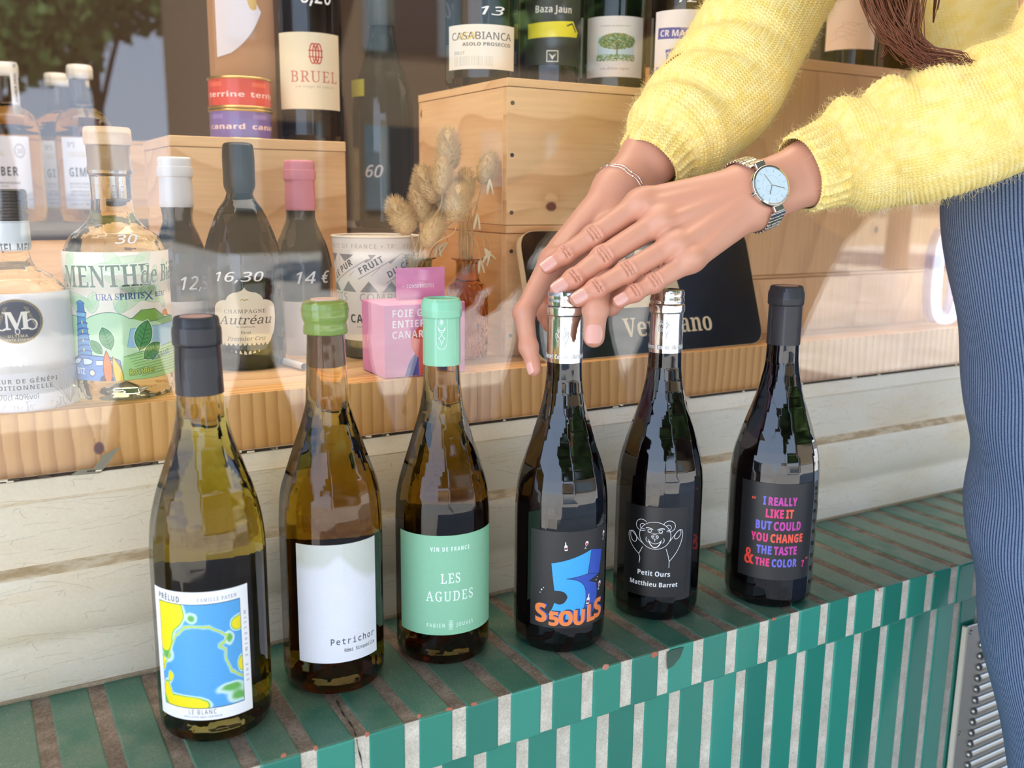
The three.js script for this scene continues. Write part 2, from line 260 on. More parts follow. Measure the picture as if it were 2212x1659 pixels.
// ------------------------------------------------------------------ the shop behind
{
  const plaster = std(0x8a7460, 0.9), dark = std(0x4a3a2e, 0.8);
  const T = 0.1;
  struct('wall_back', move(box(5.4, 2.4, T, 0), 0.7, 0.56, -3.0), std(0x6b5644, 0.9), 'dim brown back wall of the shop');
  struct('wall_left', move(box(T, 2.4, 2.9, 0), -1.95, 0.56, -1.6), plaster, 'plain side wall of the shop on the bottle cap side');
  struct('wall_right', move(box(T, 2.4, 2.9, 0), 3.35, 0.56, -1.6), plaster, 'plain side wall of the shop on the neon side');
  struct('ceiling', move(box(5.4, T, 2.9, 0), 0.7, 1.76, -1.6), std(0xd8cfc0, 0.9), 'pale ceiling of the shop');
  struct('floor', move(box(5.4, T, 2.9, 0), 0.7, -0.6, -1.6), std(0x6e5a48, 0.6), 'brown floor of the shop');
  const lamp = thing('ceiling_lamp', 'long flat ceiling lamp above the display', 'lamp', V(0.75, 1.69, -0.62));
  part('housing', box(2.66, 0.03, 0.56, 0.004), std(0xe8e4dc, 0.5), lamp).position.y = 0.005;
  part('diffuser', box(2.6, 0.006, 0.5, 0.001), std(0xfff4e2, 0.6, { emissive: 0xffe2bd, emissiveIntensity: 0.8 }), lamp).position.y = -0.012;
}
// ------------------------------------------------------------------ the street in front, mirrored by glass and bottles
{
  const conc = dataTex(512, 512, (u, v, c) => { const n = fbm(u * 10, v * 10, 4, 10, 10), g = vnoise(u * 256, v * 256, 256, 256); const k = 168 + (n - 0.5) * 50 + (g - 0.5) * 26; c[0] = k + 2; c[1] = k; c[2] = k - 5; });
  conc.repeat.set(0.6, 0.6);
  const gr = struct('pavement', uvBox(move(box(110, 0.1, 70, 0), 10, -0.63, 34.8), 1, 0, 0, 'none'), std(0xffffff, 0.9, { map: conc }), 'pale paved street in front of the shop'); gr.userData.category = 'pavement';
  const fac = std(0xd8c4a4, 0.8);
  const up = struct('wall_upper', null, null, 'cream shop front above and beside the window');
  part('lintel', move(box(6, 1.9, 0.2, 0), 0.7, 2.62, -0.2), fac, up);
  part('pier', move(box(1.1, 2.3, 0.2, 0), -1.4, 0.55, -0.2), fac, up); part('pier', move(box(1.1, 2.3, 0.2, 0), 2.7, 0.55, -0.2), fac, up);
  const aw = thing('awning', 'dark canvas awning over the shop front', 'awning', V(0.7, 1.95, -0.1));
  part('canvas', uvBox(move(new THREE.BoxGeometry(5.2, 0.008, 2.4).rotateX(0.19), 0, -0.02, 1.16), 1), std(0x6a6a5e, 0.85), aw);
  part('valance', move(box(5.2, 0.16, 0.006, 0), 0, -0.325, 2.34), std(0x6a6a5e, 0.85), aw);
  for (const x of [-2.5, 2.5]) part('arm', tube([V(x, -0.24, 0), V(x, -0.24, 1.1), V(x, -0.24, 2.3)], 0.015, 8, 8), std(0x2b2b2b, 0.5, { metalness: 0.6 }), aw);
  // house across the street with windows
  const cream = std(0xcdb592, 0.85), shut = std(0x6e7f86, 0.7), roofM = std(0x9a5a40, 0.8), dk = std(0x22262a, 0.2);
  const house = (x, w, h, m, lab, z = 13) => {
    const b = thing('house', lab, 'house', V(x, -0.58, z)); part('wall', move(box(w, h, 4, 0), 0, h / 2, 2), m, b); part('roof', move(box(w + 0.5, 0.25, 4.6, 0), 0, h + 0.1, 2), roofM, b);
    for (let f = 0; f < Math.floor(h / 2.6); f++) for (let c = 0; c < Math.floor(w / 2.2); c++) { const X = -w / 2 + 1.1 + c * 2.2, Y = 1.4 + f * 2.6; const wi = part('window', move(box(0.9, 1.4, 0.06, 0), X, Y, -0.02), dk, b); for (const s of [-1, 1]) part('shutter', move(box(0.42, 1.4, 0.04, 0), X + s * 0.68, Y, -0.03), shut, wi); }
  };
  house(-6.5, 12, 5.4, cream, 'low cream house with grey shutters across the square', 46); house(9.2, 11, 5.6, std(0x7c6a54, 0.85), 'wide tan house with grey shutters facing the shop', 14.5); house(20, 9, 6.2, std(0xb4a68e, 0.85), 'tall pale house with grey shutters across the street'); house(30, 9, 5.2, std(0xa8906e, 0.85), 'brown house with grey shutters across the street'); house(40, 9.5, 6.8, std(0xc0ab8c, 0.85), 'last tall tan house with grey shutters across the street'); house(-16, 9, 6, std(0xb59a7a, 0.85), 'end house with grey shutters across the square', 40);
  // street trees
  const bark = std(0x4a3c30, 0.95), leafM = std(0x4c6b34, 0.8), leaf = new THREE.PlaneGeometry(0.22, 0.16);
  [[-1.8, 6.2, 4.6, 'street tree with a thick trunk before the low cream house'], [3.4, 8.4, 5.2, 'street tree with a wide crown before the wide tan house'], [7.2, 7.8, 4.8, 'street tree between the tan house and the tall pale house'], [11.5, 8, 5.5, 'street tree before the tall pale house'], [0.9, 19, 5.2, 'slender tree in the open square before the low cream house'], [3.2, 24, 6.5, 'tall tree at the far side of the open square'], [5.8, 21, 5.6, 'round tree beside the wide tan house']].forEach(([x, z, h, lab]) => {
    const t = thing('street_tree', lab, 'tree', V(x, -0.58, z)); const tops = [];
    part('trunk', taper([V(0, 0, 0), V(0.05, h * 0.25, 0.03), V(-0.04, h * 0.5, 0), V(0.02, h * 0.72, 0)], (q) => 0.17 - 0.09 * q, 12, 8), bark, t);
    for (let i = 0; i < 6; i++) { const a = i * 1.1 + rr(0, 0.6), p = V(Math.cos(a) * rr(0.7, 1.5), h * rr(0.62, 0.98), Math.sin(a) * rr(0.7, 1.5)); tops.push(p); part('branch', taper([V(0, h * 0.42, 0), V(p.x * 0.5, lerp(h * 0.45, p.y, 0.6), p.z * 0.5), p], (q) => 0.06 - 0.045 * q, 8, 6), bark, t); }
    const n = 2200, im = new THREE.InstancedMesh(leaf, leafM, n), M4 = new THREE.Matrix4(), E = new THREE.Euler(), Q = new THREE.Quaternion();
    for (let i = 0; i < n; i++) { const c = tops[i % tops.length], r = 1.05 * Math.cbrt(rnd()), a = rr(0, 6.28), b = Math.acos(rr(-1, 1)); M4.compose(V(c.x + r * Math.sin(b) * Math.cos(a), c.y + r * Math.cos(b) * 0.7, c.z + r * Math.sin(b) * Math.sin(a)), Q.setFromEuler(E.set(rr(0, 6), rr(0, 6), rr(0, 6))), V(1, 1, 1)); im.setMatrixAt(i, M4); }
    im.name = 'foliage'; im.userData.kind = 'stuff'; im.castShadow = true; t.add(im);
  });
}
// ------------------------------------------------------------------ drawing helpers for labels
function txt(g, s, x, y, px, o = {}) {
  const { font = 'sans-serif', color = '#222', align = 'left', space = 0, rot = 0, sx = 1, bold = false, italic = false } = o;
  g.save(); g.translate(x, y); g.rotate(rot); g.scale(sx, 1); g.font = `${italic ? 'italic ' : ''}${bold ? 'bold ' : ''}${px}px ${font}`; g.fillStyle = color; g.textBaseline = 'alphabetic'; g.textAlign = 'left';
  const ws = [...s].map((c) => g.measureText(c).width + space); const tot = ws.reduce((a, b) => a + b, 0) - space; let cx = align === 'center' ? -tot / 2 : align === 'right' ? -tot : 0;
  [...s].forEach((c, i) => { if (o.stroke) { g.strokeStyle = o.stroke; g.lineWidth = o.lw || 3; g.lineJoin = 'round'; g.strokeText(c, cx, 0); } g.fillText(c, cx, 0); cx += ws[i]; }); g.restore();
}
function pen(g, pts, color, lw, fill) { g.beginPath(); pts.forEach((p, i) => p.length === 6 ? g.bezierCurveTo(...p) : p.length === 4 ? g.quadraticCurveTo(...p) : i ? g.lineTo(...p) : g.moveTo(...p)); if (fill) { g.fillStyle = fill; g.fill(); } if (color) { g.strokeStyle = color; g.lineWidth = lw; g.lineCap = 'round'; g.lineJoin = 'round'; g.stroke(); } }
function oval(g, x, y, rx, ry, color, lw, fill, rot = 0, a0 = 0, a1 = 6.2832) { g.beginPath(); g.ellipse(x, y, rx, ry, rot, a0, a1); if (fill) { g.fillStyle = fill; g.fill(); } if (color) { g.strokeStyle = color; g.lineWidth = lw; g.lineCap = 'round'; g.stroke(); } }
function grainy(g, w, h, amp) { const d = g.getImageData(0, 0, w, h); for (let i = 0; i < d.data.length; i += 4) { const n = (rnd() - 0.5) * amp; d.data[i] += n; d.data[i + 1] += n; d.data[i + 2] += n; } g.putImageData(d, 0, 0); }
const paper = (map, roughness = 0.6, extra = {}) => phys({ map, roughness, ...extra });

const preludTex = canvasTex(640, 640, (g, w, h) => {
  const x0 = 0.08 * w, x1 = 0.91 * w, y0 = 0.095 * h, y1 = 0.905 * h, aw = Math.round(x1 - x0), ah = Math.round(y1 - y0);
  g.fillStyle = '#f4f2f2'; g.fillRect(0, 0, w, h);
  const blobs = [[0.02, 0.2, 0.15, 0.16], [0.2, 0.06, 0.14, 0.13], [0.06, 0.35, 0.11, 0.13], [0.15, 0.12, 0.16, 0.1], [0.06, 0.86, 0.06, 0.1], [0.2, 0.98, 0.13, 0.09], [0.42, 0.97, 0.19, 0.075], [0.97, 0.22, 0.09, 0.07], [1.0, 0.62, 0.05, 0.08], [0.13, 0.715, 0.035, 0.045], [0.0, 0.6, 0.04, 0.07]];
  const greens = [[0.44, 0.12, 0.06, 0.05], [0.85, 0.83, 0.16, 0.045], [0.95, 0.93, 0.14, 0.06], [0.08, 0.5, 0.1, 0.07], [0.86, 0.35, 0.05, 0.06], [0.03, 0.95, 0.06, 0.09]];
  const line = [[0, 0.63], [0.08, 0.56], [0.16, 0.42], [0.23, 0.31], [0.36, 0.215], [0.45, 0.205], [0.56, 0.22], [0.64, 0.215], [0.74, 0.275], [0.84, 0.325], [0.8, 0.375], [0.73, 0.405], [0.8, 0.445], [0.8, 0.55], [0.86, 0.66], [0.95, 0.73], [1.05, 0.77]];
  const im = g.createImageData(aw, ah), mixc = (a, b, t) => [lerp(a[0], b[0], t), lerp(a[1], b[1], t), lerp(a[2], b[2], t)], blue = [84, 163, 222], white = [214, 236, 224], green = [104, 176, 84], yel = [243, 222, 18];
  for (let j = 0; j < ah; j++) for (let i = 0; i < aw; i++) {
    const u = i / aw + 0.03 * (fbm(i / 60, j / 60, 2) - 0.5), v = j / ah + 0.03 * (fbm(i / 60 + 40, j / 60, 2) - 0.5); let f = 0, q = 0;
    for (const [bx, by, rx, ry] of blobs) f += Math.exp(-(((u - bx) / rx) ** 2 + ((v - by) / ry) ** 2) * 1.1);
    for (const [bx, by, rx, ry] of greens) q += Math.exp(-(((u - bx) / rx) ** 2 + ((v - by) / ry) ** 2));
    let d = 9; for (let k = 0; k < line.length - 1; k++) { const [ax, ay] = line[k], [bx, by] = line[k + 1], t = clamp(((u - ax) * (bx - ax) + (v - ay) * (by - ay)) / ((bx - ax) ** 2 + (by - ay) ** 2), 0, 1); d = Math.min(d, Math.hypot(u - ax - t * (bx - ax), v - ay - t * (by - ay))); }
    let c = mixc(blue, white, clamp(sstep(0.16, 0.3, f) + sstep(0.15, 0.4, q) * 0.9 + 0.8 * sstep(0.03, 0.008, d), 0, 1));
    c = mixc(c, green, clamp(sstep(0.3, 0.4, f) + sstep(0.45, 0.9, q), 0, 1)); c = mixc(c, yel, sstep(0.4, 0.46, f));
    c = mixc(c, green, sstep(0.012, 0.006, d)); c = mixc(c, [226, 224, 70], sstep(0.007, 0.003, d));
    const n = (rnd() - 0.5) * 26, k = (j * aw + i) * 4; im.data[k] = c[0] + n; im.data[k + 1] = c[1] + n; im.data[k + 2] = c[2] + n; im.data[k + 3] = 255;
  }
  g.putImageData(im, Math.round(x0), Math.round(y0)); g.strokeStyle = '#20343a'; g.lineWidth = 3; g.strokeRect(x0, y0, x1 - x0, y1 - y0);
  txt(g, 'PRÉLUD', 0.075 * w, 0.075 * h, 40, { bold: true, color: '#26262a', space: 4, rot: 0.03 });
  txt(g, 'FAMILLE PAYEN', 0.88 * w, 0.075 * h, 25, { font: 'serif', color: '#55585c', align: 'right', space: 3 });
  txt(g, 'LE BLANC', 0.5 * w, 0.952 * h, 32, { color: '#3c3f44', align: 'center', space: 5 });
  txt(g, 'APPELLATION ANJOU CONTRÔLÉE', 0.5 * w, 0.982 * h, 14, { color: '#3c3f44', align: 'center', space: 1 });
  txt(g, 'MILLÉSIME 2025', 0.945 * w, 0.2 * h, 22, { font: 'serif', color: '#55585c', rot: Math.PI / 2, space: 14 });
  txt(g, 'MIS EN BOUTEILLE PAR LA FAMILLE PAYEN', 0.05 * w, 0.86 * h, 9, { color: '#55585c', rot: -Math.PI / 2, space: 2 });
});
const petrichorTex = canvasTex(512, 640, (g, w, h) => {
  const im = g.createImageData(w, h);
  for (let j = 0; j < h; j++) for (let i = 0; i < w; i++) {
    const u = i / w, v = j / h, n = fbm(u * 4, v * 4, 4), edge = 0.19 + 0.14 * sstep(0.55, 0.95, u) - 0.09 * Math.exp(-(((u - 0.5) / 0.12) ** 2)) + 0.08 * (n - 0.5), e2 = 0.34 + 0.2 * (fbm(u * 3 + 9, v * 3, 3) - 0.5);
    const k1 = sstep(edge + 0.03, edge - 0.05, v) * 0.75, k2 = sstep(e2 + 0.02, e2 - 0.18, v) * (u > 0.55 ? 0.5 : 0.15), t = clamp(k1 + k2 * 0.5 + 0.22 * (fbm(u * 6, v * 6, 3) - 0.45), 0, 1), gr = (rnd() - 0.5) * 15, k = (j * w + i) * 4;
    im.data[k] = lerp(229, 203, t) + gr; im.data[k + 1] = lerp(229, 206, t) + gr; im.data[k + 2] = lerp(236, 196, t) + gr; im.data[k + 3] = 255;
  }
  g.putImageData(im, 0, 0);
  txt(g, 'Petrichor', 0.955 * w, 0.845 * h, 45, { font: 'monospace', color: '#3a3a40', align: 'right', space: 6, bold: true });
  txt(g, 'Rémi Sisqueille', 0.955 * w, 0.915 * h, 25, { font: 'monospace', color: '#3a3a40', align: 'right', space: -1, bold: true });
});
function agudesEmblem(g, x, y, s, color, lw) {
  g.save(); g.translate(x, y); g.scale(s, s); pen(g, [[-20, -18], [-20, -40, 0, -40], [20, -40, 20, -18], [20, 18], [20, 40, 0, 40], [-20, 40, -20, 18], [-20, -18]], color, lw / s);
  for (let k = 0; k < 8; k++) { const a = k * Math.PI / 4; pen(g, [[0 + 1.5 * Math.cos(a), -20 + 1.5 * Math.sin(a)], [8 * Math.cos(a), -20 + 8 * Math.sin(a)]], color, lw / s); }
  oval(g, 0, -10, 13, 13, color, lw / s, null, 0, 0.1, 3.04); pen(g, [[-13, -9], [-6, 2, 0, -2], [6, 2, 13, -9]], color, lw / s);
  pen(g, [[0, 4], [3, 14, 12, 16], [3, 19, 0, 31], [-3, 19, -12, 16], [-3, 14, 0, 4]], color, lw / s); g.restore();
}
const agudesTex = canvasTex(768, 512, (g, w, h) => {
  g.fillStyle = '#8cc4a0'; g.fillRect(0, 0, w, h); grainy(g, w, h, 20);
  txt(g, 'VIN DE FRANCE', 0.5 * w, 0.155 * h, 28, { color: '#eef8f0', align: 'center', space: 5, bold: true });
  txt(g, 'LES', 0.5 * w, 0.475 * h, 70, { font: 'serif', color: '#f6fbf7', align: 'center', space: 5 });
  txt(g, 'AGUDES', 0.5 * w, 0.655 * h, 70, { font: 'serif', color: '#f6fbf7', align: 'center', space: 9 });
  txt(g, 'FABIEN', 0.45 * w, 0.92 * h, 28, { color: '#eef8f0', align: 'right', space: 6 }); agudesEmblem(g, 0.5 * w, 0.9 * h, 0.62, '#eef8f0', 2.4); txt(g, 'JOUVES', 0.55 * w, 0.92 * h, 28, { color: '#eef8f0', space: 6 });
});
const fiveTex = canvasTex(700, 768, (g, w, h) => {
  g.fillStyle = '#232120'; g.fillRect(0, 0, w, h); grainy(g, w, h, 10);
  const K = '#101830', bl = '#3aa4e2', dk = '#2d4fb4', or = '#f0823c';
  // big figure 5 with a thick shaded side
  pen(g, [[500, 158], [628, 190], [596, 375], [470, 350]], K, 4, dk);
  pen(g, [[470, 350], [596, 375], [480, 410], [560, 440], [600, 560, 520, 690], [420, 720], [300, 372]], K, 4, dk);
  pen(g, [[172, 250], [280, 230, 500, 158], [470, 350], [292, 372], [430, 380, 452, 480], [470, 600, 400, 690], [290, 700], [150, 668], [190, 610, 200, 560], [270, 600, 300, 520], [290, 460, 200, 470], [186, 380, 172, 250]], K, 4, bl);
  oval(g, 250, 500, 36, 26, K, 4, '#232120');
  // word below
  const cap = (pts, c) => { g.save(); g.translate(14, -8); pen(g, pts, K, 4, dk); g.restore(); pen(g, pts, K, 4, c); };
  for (const [s, x, y, px, r] of [['S', 46, 730, 200, -0.06], ['5', 158, 746, 150, 0.02], ['O', 232, 744, 160, 0], ['U', 342, 744, 160, 0.02], ['L', 458, 738, 185, 0], ['S', 540, 732, 205, -0.05]]) { txt(g, s, x + 16, y - 6, px, { bold: true, color: dk, rot: r, stroke: K, lw: 14 }); txt(g, s, x, y, px, { bold: true, color: or, rot: r, stroke: or, lw: 9 }); }
  // bottles, glasses and bubbles round the figure
  const glass = (x, y, s, r) => { g.save(); g.translate(x, y); g.rotate(r); g.scale(s, s); oval(g, 0, -16, 11, 15, '#f2f0f0', 3, '#fbf4f4'); oval(g, 0, -11, 9, 9, null, 0, '#b01638'); pen(g, [[0, -1], [0, 18], [-8, 20], [8, 20]], '#f2f0f0', 3); g.restore(); };
  const flask = (x, y, s, r) => { g.save(); g.translate(x, y); g.rotate(r); g.scale(s, s); pen(g, [[-4, -40], [4, -40], [5, -18], [13, -8], [13, 30], [-13, 30], [-13, -8], [-5, -18], [-4, -40]], K, 2, '#f6f2ee'); pen(g, [[-10, 4], [10, 4], [10, 20], [-10, 20]], null, 0, '#8a1c30'); g.restore(); };
  glass(446, 122, 1.1, 0.3); glass(646, 92, 1.3, 0.2); glass(600, 482, 1.3, 0.3); flask(282, 120, 1.0, -0.1); flask(478, 560, 1.2, 0.15);
  for (const [x, y, r] of [[100, 470, 6], [88, 494, 4], [560, 420, 5], [572, 400, 4], [116, 452, 4]]) oval(g, x, y, r, r, null, 0, '#f4f4f4');
});
function bear(g, lw, color) {                                                        // line drawing of a bear with raised paws, 200 units wide
  oval(g, 100, 74, 52, 50, color, lw); oval(g, 55, 40, 20, 21, color, lw, null, 0, 0.9, 5.6); oval(g, 58, 44, 9, 10, color, lw, null, 0, 0.8, 5.4); oval(g, 146, 38, 20, 20, color, lw, null, 0, 3.4, 8.3); oval(g, 143, 43, 9, 10, color, lw, null, 0, 3.6, 8.3);
  pen(g, [[70, 48], [80, 44, 92, 52]], color, lw * 1.6); pen(g, [[108, 52], [118, 44, 130, 48]], color, lw * 1.6); oval(g, 82, 57, 6, 5, color, lw); oval(g, 118, 57, 6, 5, color, lw); pen(g, [[76, 63], [100, 68, 124, 63]], color, lw * 0.8);
  oval(g, 100, 78, 11, 8, color, lw); oval(g, 95, 78, 2, 2, color, lw); oval(g, 105, 78, 2, 2, color, lw); pen(g, [[100, 86], [100, 95]], color, lw); pen(g, [[78, 90], [88, 104, 100, 104], [112, 104, 122, 90]], color, lw); pen(g, [[80, 96], [90, 118, 100, 118], [112, 118, 120, 96]], color, lw * 1.8); pen(g, [[72, 82], [68, 92, 76, 100]], color, lw); pen(g, [[128, 82], [134, 92, 126, 100]], color, lw);
  pen(g, [[60, 106], [40, 96, 22, 60, 10, 72], [-2, 92, 20, 128, 48, 148], [52, 164], [50, 182]], color, lw); oval(g, 26, 88, 11, 20, color, lw, null, -0.3); pen(g, [[48, 148], [56, 130, 60, 120]], color, lw);
  pen(g, [[150, 92], [170, 60, 184, 44, 192, 56], [200, 84, 182, 132, 150, 168], [150, 192]], color, lw); oval(g, 176, 70, 9, 17, color, lw, null, 0.5); pen(g, [[150, 168], [146, 146, 138, 122]], color, lw);
}
const oursTex = canvasTex(560, 768, (g, w, h) => {
  g.fillStyle = '#191818'; g.fillRect(0, 0, w, h); g.save(); g.translate(28, 70); g.scale(2.52, 2.3); bear(g, 1.9, '#ececec'); g.restore();
  txt(g, 'Petit Ours', 0.5 * w, 0.765 * h, 58, { color: '#e6e6e6', align: 'center', bold: true, rot: 0.01 }); txt(g, 'Matthieu Barret', 0.5 * w, 0.885 * h, 54, { color: '#e6e6e6', align: 'center', bold: true, rot: 0.01 });
});
const colorTex = canvasTex(640, 768, (g, w, h) => {
  g.fillStyle = '#1f1e1e'; g.fillRect(0, 0, w, h); grainy(g, w, h, 8);
  const pk = '#e02f78', pu = '#c03a9c', bl = '#6a66cc', rd = '#e8513f', row = (y, px, words) => { let x = 0; g.font = `bold ${px}px sans-serif`; const sx = 0.72; const ws = words.map(([s]) => [...s].reduce((a, c) => a + g.measureText(c).width + 3, 0) * sx + 12); x = w * 0.52 - ws.reduce((a, b) => a + b, 0) / 2; words.forEach(([s, c], i) => { txt(g, s, x, y, px, { bold: true, color: c, sx, space: 3, stroke: c, lw: 5 }); x += ws[i]; }); };
  row(170, 88, [['I', bl], ['REALLY', pu]]); txt(g, '”', 96, 178, 80, { bold: true, color: rd });
  row(268, 92, [['LIKE', pk], ['IT', rd]]); row(366, 92, [['BUT', bl], ['COULD', pu]]); row(464, 90, [['YOU', pk], ['CHANGE', rd]]); row(562, 90, [['THE', bl], ['TASTE', pu]]); row(660, 84, [['THE', pk], ['COLOR', bl]]);
  txt(g, '&', 58, 660, 170, { bold: true, font: 'serif', color: '#e2402f', sx: 0.62, stroke: '#e2402f', lw: 5 }); txt(g, '?', 548, 672, 74, { bold: true, color: pk, sx: 0.8, stroke: pk, lw: 4 }); txt(g, '”', 590, 650, 66, { bold: true, color: rd });
});
const foilTex = canvasTex(1024, 256, (g, w, h) => { g.clearRect(0, 0, w, h); for (let k = 0; k < 3; k++) { g.save(); g.translate(60 + k * 341, 20); g.scale(0.8, 0.72); bear(g, 3, '#f4f6f8'); g.restore(); } txt(g, 'Matthieu Barret  Cornas   Matthieu Barret  Cornas  ', 20, 232, 40, { font: 'serif', bold: true, color: '#f4f6f8', sx: 1.1 }); });
const capEmblemTex = canvasTex(128, 192, (g, w, h) => { g.clearRect(0, 0, w, h); agudesEmblem(g, 64, 96, 2.1, '#e6fbee', 4); });

// ------------------------------------------------------------------ the six wine bottles on the sill
const amber = (rgb, d) => phys({ color: 0xffffff, roughness: 0.015, transmission: 1, thickness: 0.08, ior: 1.44, attenuationColor: new THREE.Color().setRGB(...rgb), attenuationDistance: d });
const darkGlass = phys({ color: 0x070304, roughness: 0.025, ior: 1.52, clearcoat: 0.3, clearcoatRoughness: 0.01 });
const blackCap = phys({ color: 0x26262b, roughness: 0.42, clearcoat: 0.15, clearcoatRoughness: 0.4 });
const greenWax = phys({ color: 0x7d9440, roughness: 0.22, clearcoat: 0.5, clearcoatRoughness: 0.12 });
const mintCap = phys({ color: 0x93d2ae, roughness: 0.36, clearcoat: 0.2 });
const foil = phys({ color: 0xc9c6c2, metalness: 1, roughness: 0.13 });
const corkTop = std(0xb09088, 0.7), backPaper = std(0x4a443c, 0.8);
const proA = [[0.0400, 0.118], [0.0396, 0.138], [0.0376, 0.157], [0.0335, 0.174], [0.0278, 0.191], [0.0222, 0.207], [0.0180, 0.223], [0.0158, 0.238], [0.0148, 0.256]];
const proB = [[0.0400, 0.112], [0.0394, 0.130], [0.0372, 0.146], [0.0331, 0.161], [0.0276, 0.178], [0.0222, 0.195], [0.0180, 0.211], [0.0154, 0.228], [0.0145, 0.247]];
const bottles = [
  { at: [0.2241, -0.0765], r: 0.0398, h: 0.2971, pro: proA, glass: amber([0.46, 0.33, 0.02], 0.075), cap: 'black', capY: 858, ring: 752, lab: [-66, 37, 1281, 1557], tex: preludTex, gloss: 0.45, label: 'olive glass wine bottle with black capsule and blue and yellow abstract label', back: 0.115 },
  { at: [0.3222, -0.0969], r: 0.0399, h: 0.3008, pro: proA.map(([r, y], i) => [r - (i > 2 && i < 7 ? 0.0012 : 0), y]), glass: amber([0.48, 0.25, 0.016], 0.075), cap: 'wax', capY: 728, lab: [-41, 54, 1178, 1432], tex: petrichorTex, gloss: 0.7, label: 'amber glass wine bottle sealed with green wax and a pale grey label', back: 0.108 },
  { at: [0.4195, -0.0981], r: 0.0396, h: 0.2990, pro: proB, glass: amber([0.38, 0.19, 0.016], 0.07), cap: 'mint', capY: 793, ring: 690, lab: [-59, 78, 1158, 1372], tex: agudesTex, gloss: 0.6, label: 'amber glass wine bottle with mint green capsule and mint green label', back: 0.118 },
  { at: [0.5185, -0.0681], r: 0.0398, h: 0.3039, pro: proB, glass: darkGlass, cap: 'foil', capY: 787, lab: [-37.6, 72, 1149, 1357], tex: fiveTex, gloss: 0.45, label: 'dark wine bottle with silver foil and a big blue figure 5 on its label' },
  { at: [0.6322, -0.0766], r: 0.0398, h: 0.2995, pro: proB, glass: darkGlass, cap: 'foil', capY: 765, lab: [-46.5, 40.6, 1097, 1290], tex: oursTex, gloss: 0.3, label: 'dark wine bottle with silver foil and a white line drawing of a bear' },
  { at: [0.7481, -0.0470], r: 0.0416, h: 0.3009, pro: proB, glass: darkGlass, cap: 'black', capY: 748, ring: 662, lab: [-42, 60, 1047, 1254], tex: colorTex, gloss: 0.35, label: 'dark wine bottle with black capsule and colourful lettering on a black label' },
];
const heightAt = (x, z, py, r = 0, a = 0) => { let lo = -0.05, hi = 1.2; for (let i = 0; i < 30; i++) { const m = (lo + hi) / 2; proj(V(x + r * Math.sin(a), m, z + r * Math.cos(a)))[1] > py ? lo = m : hi = m; } return (lo + hi) / 2; };
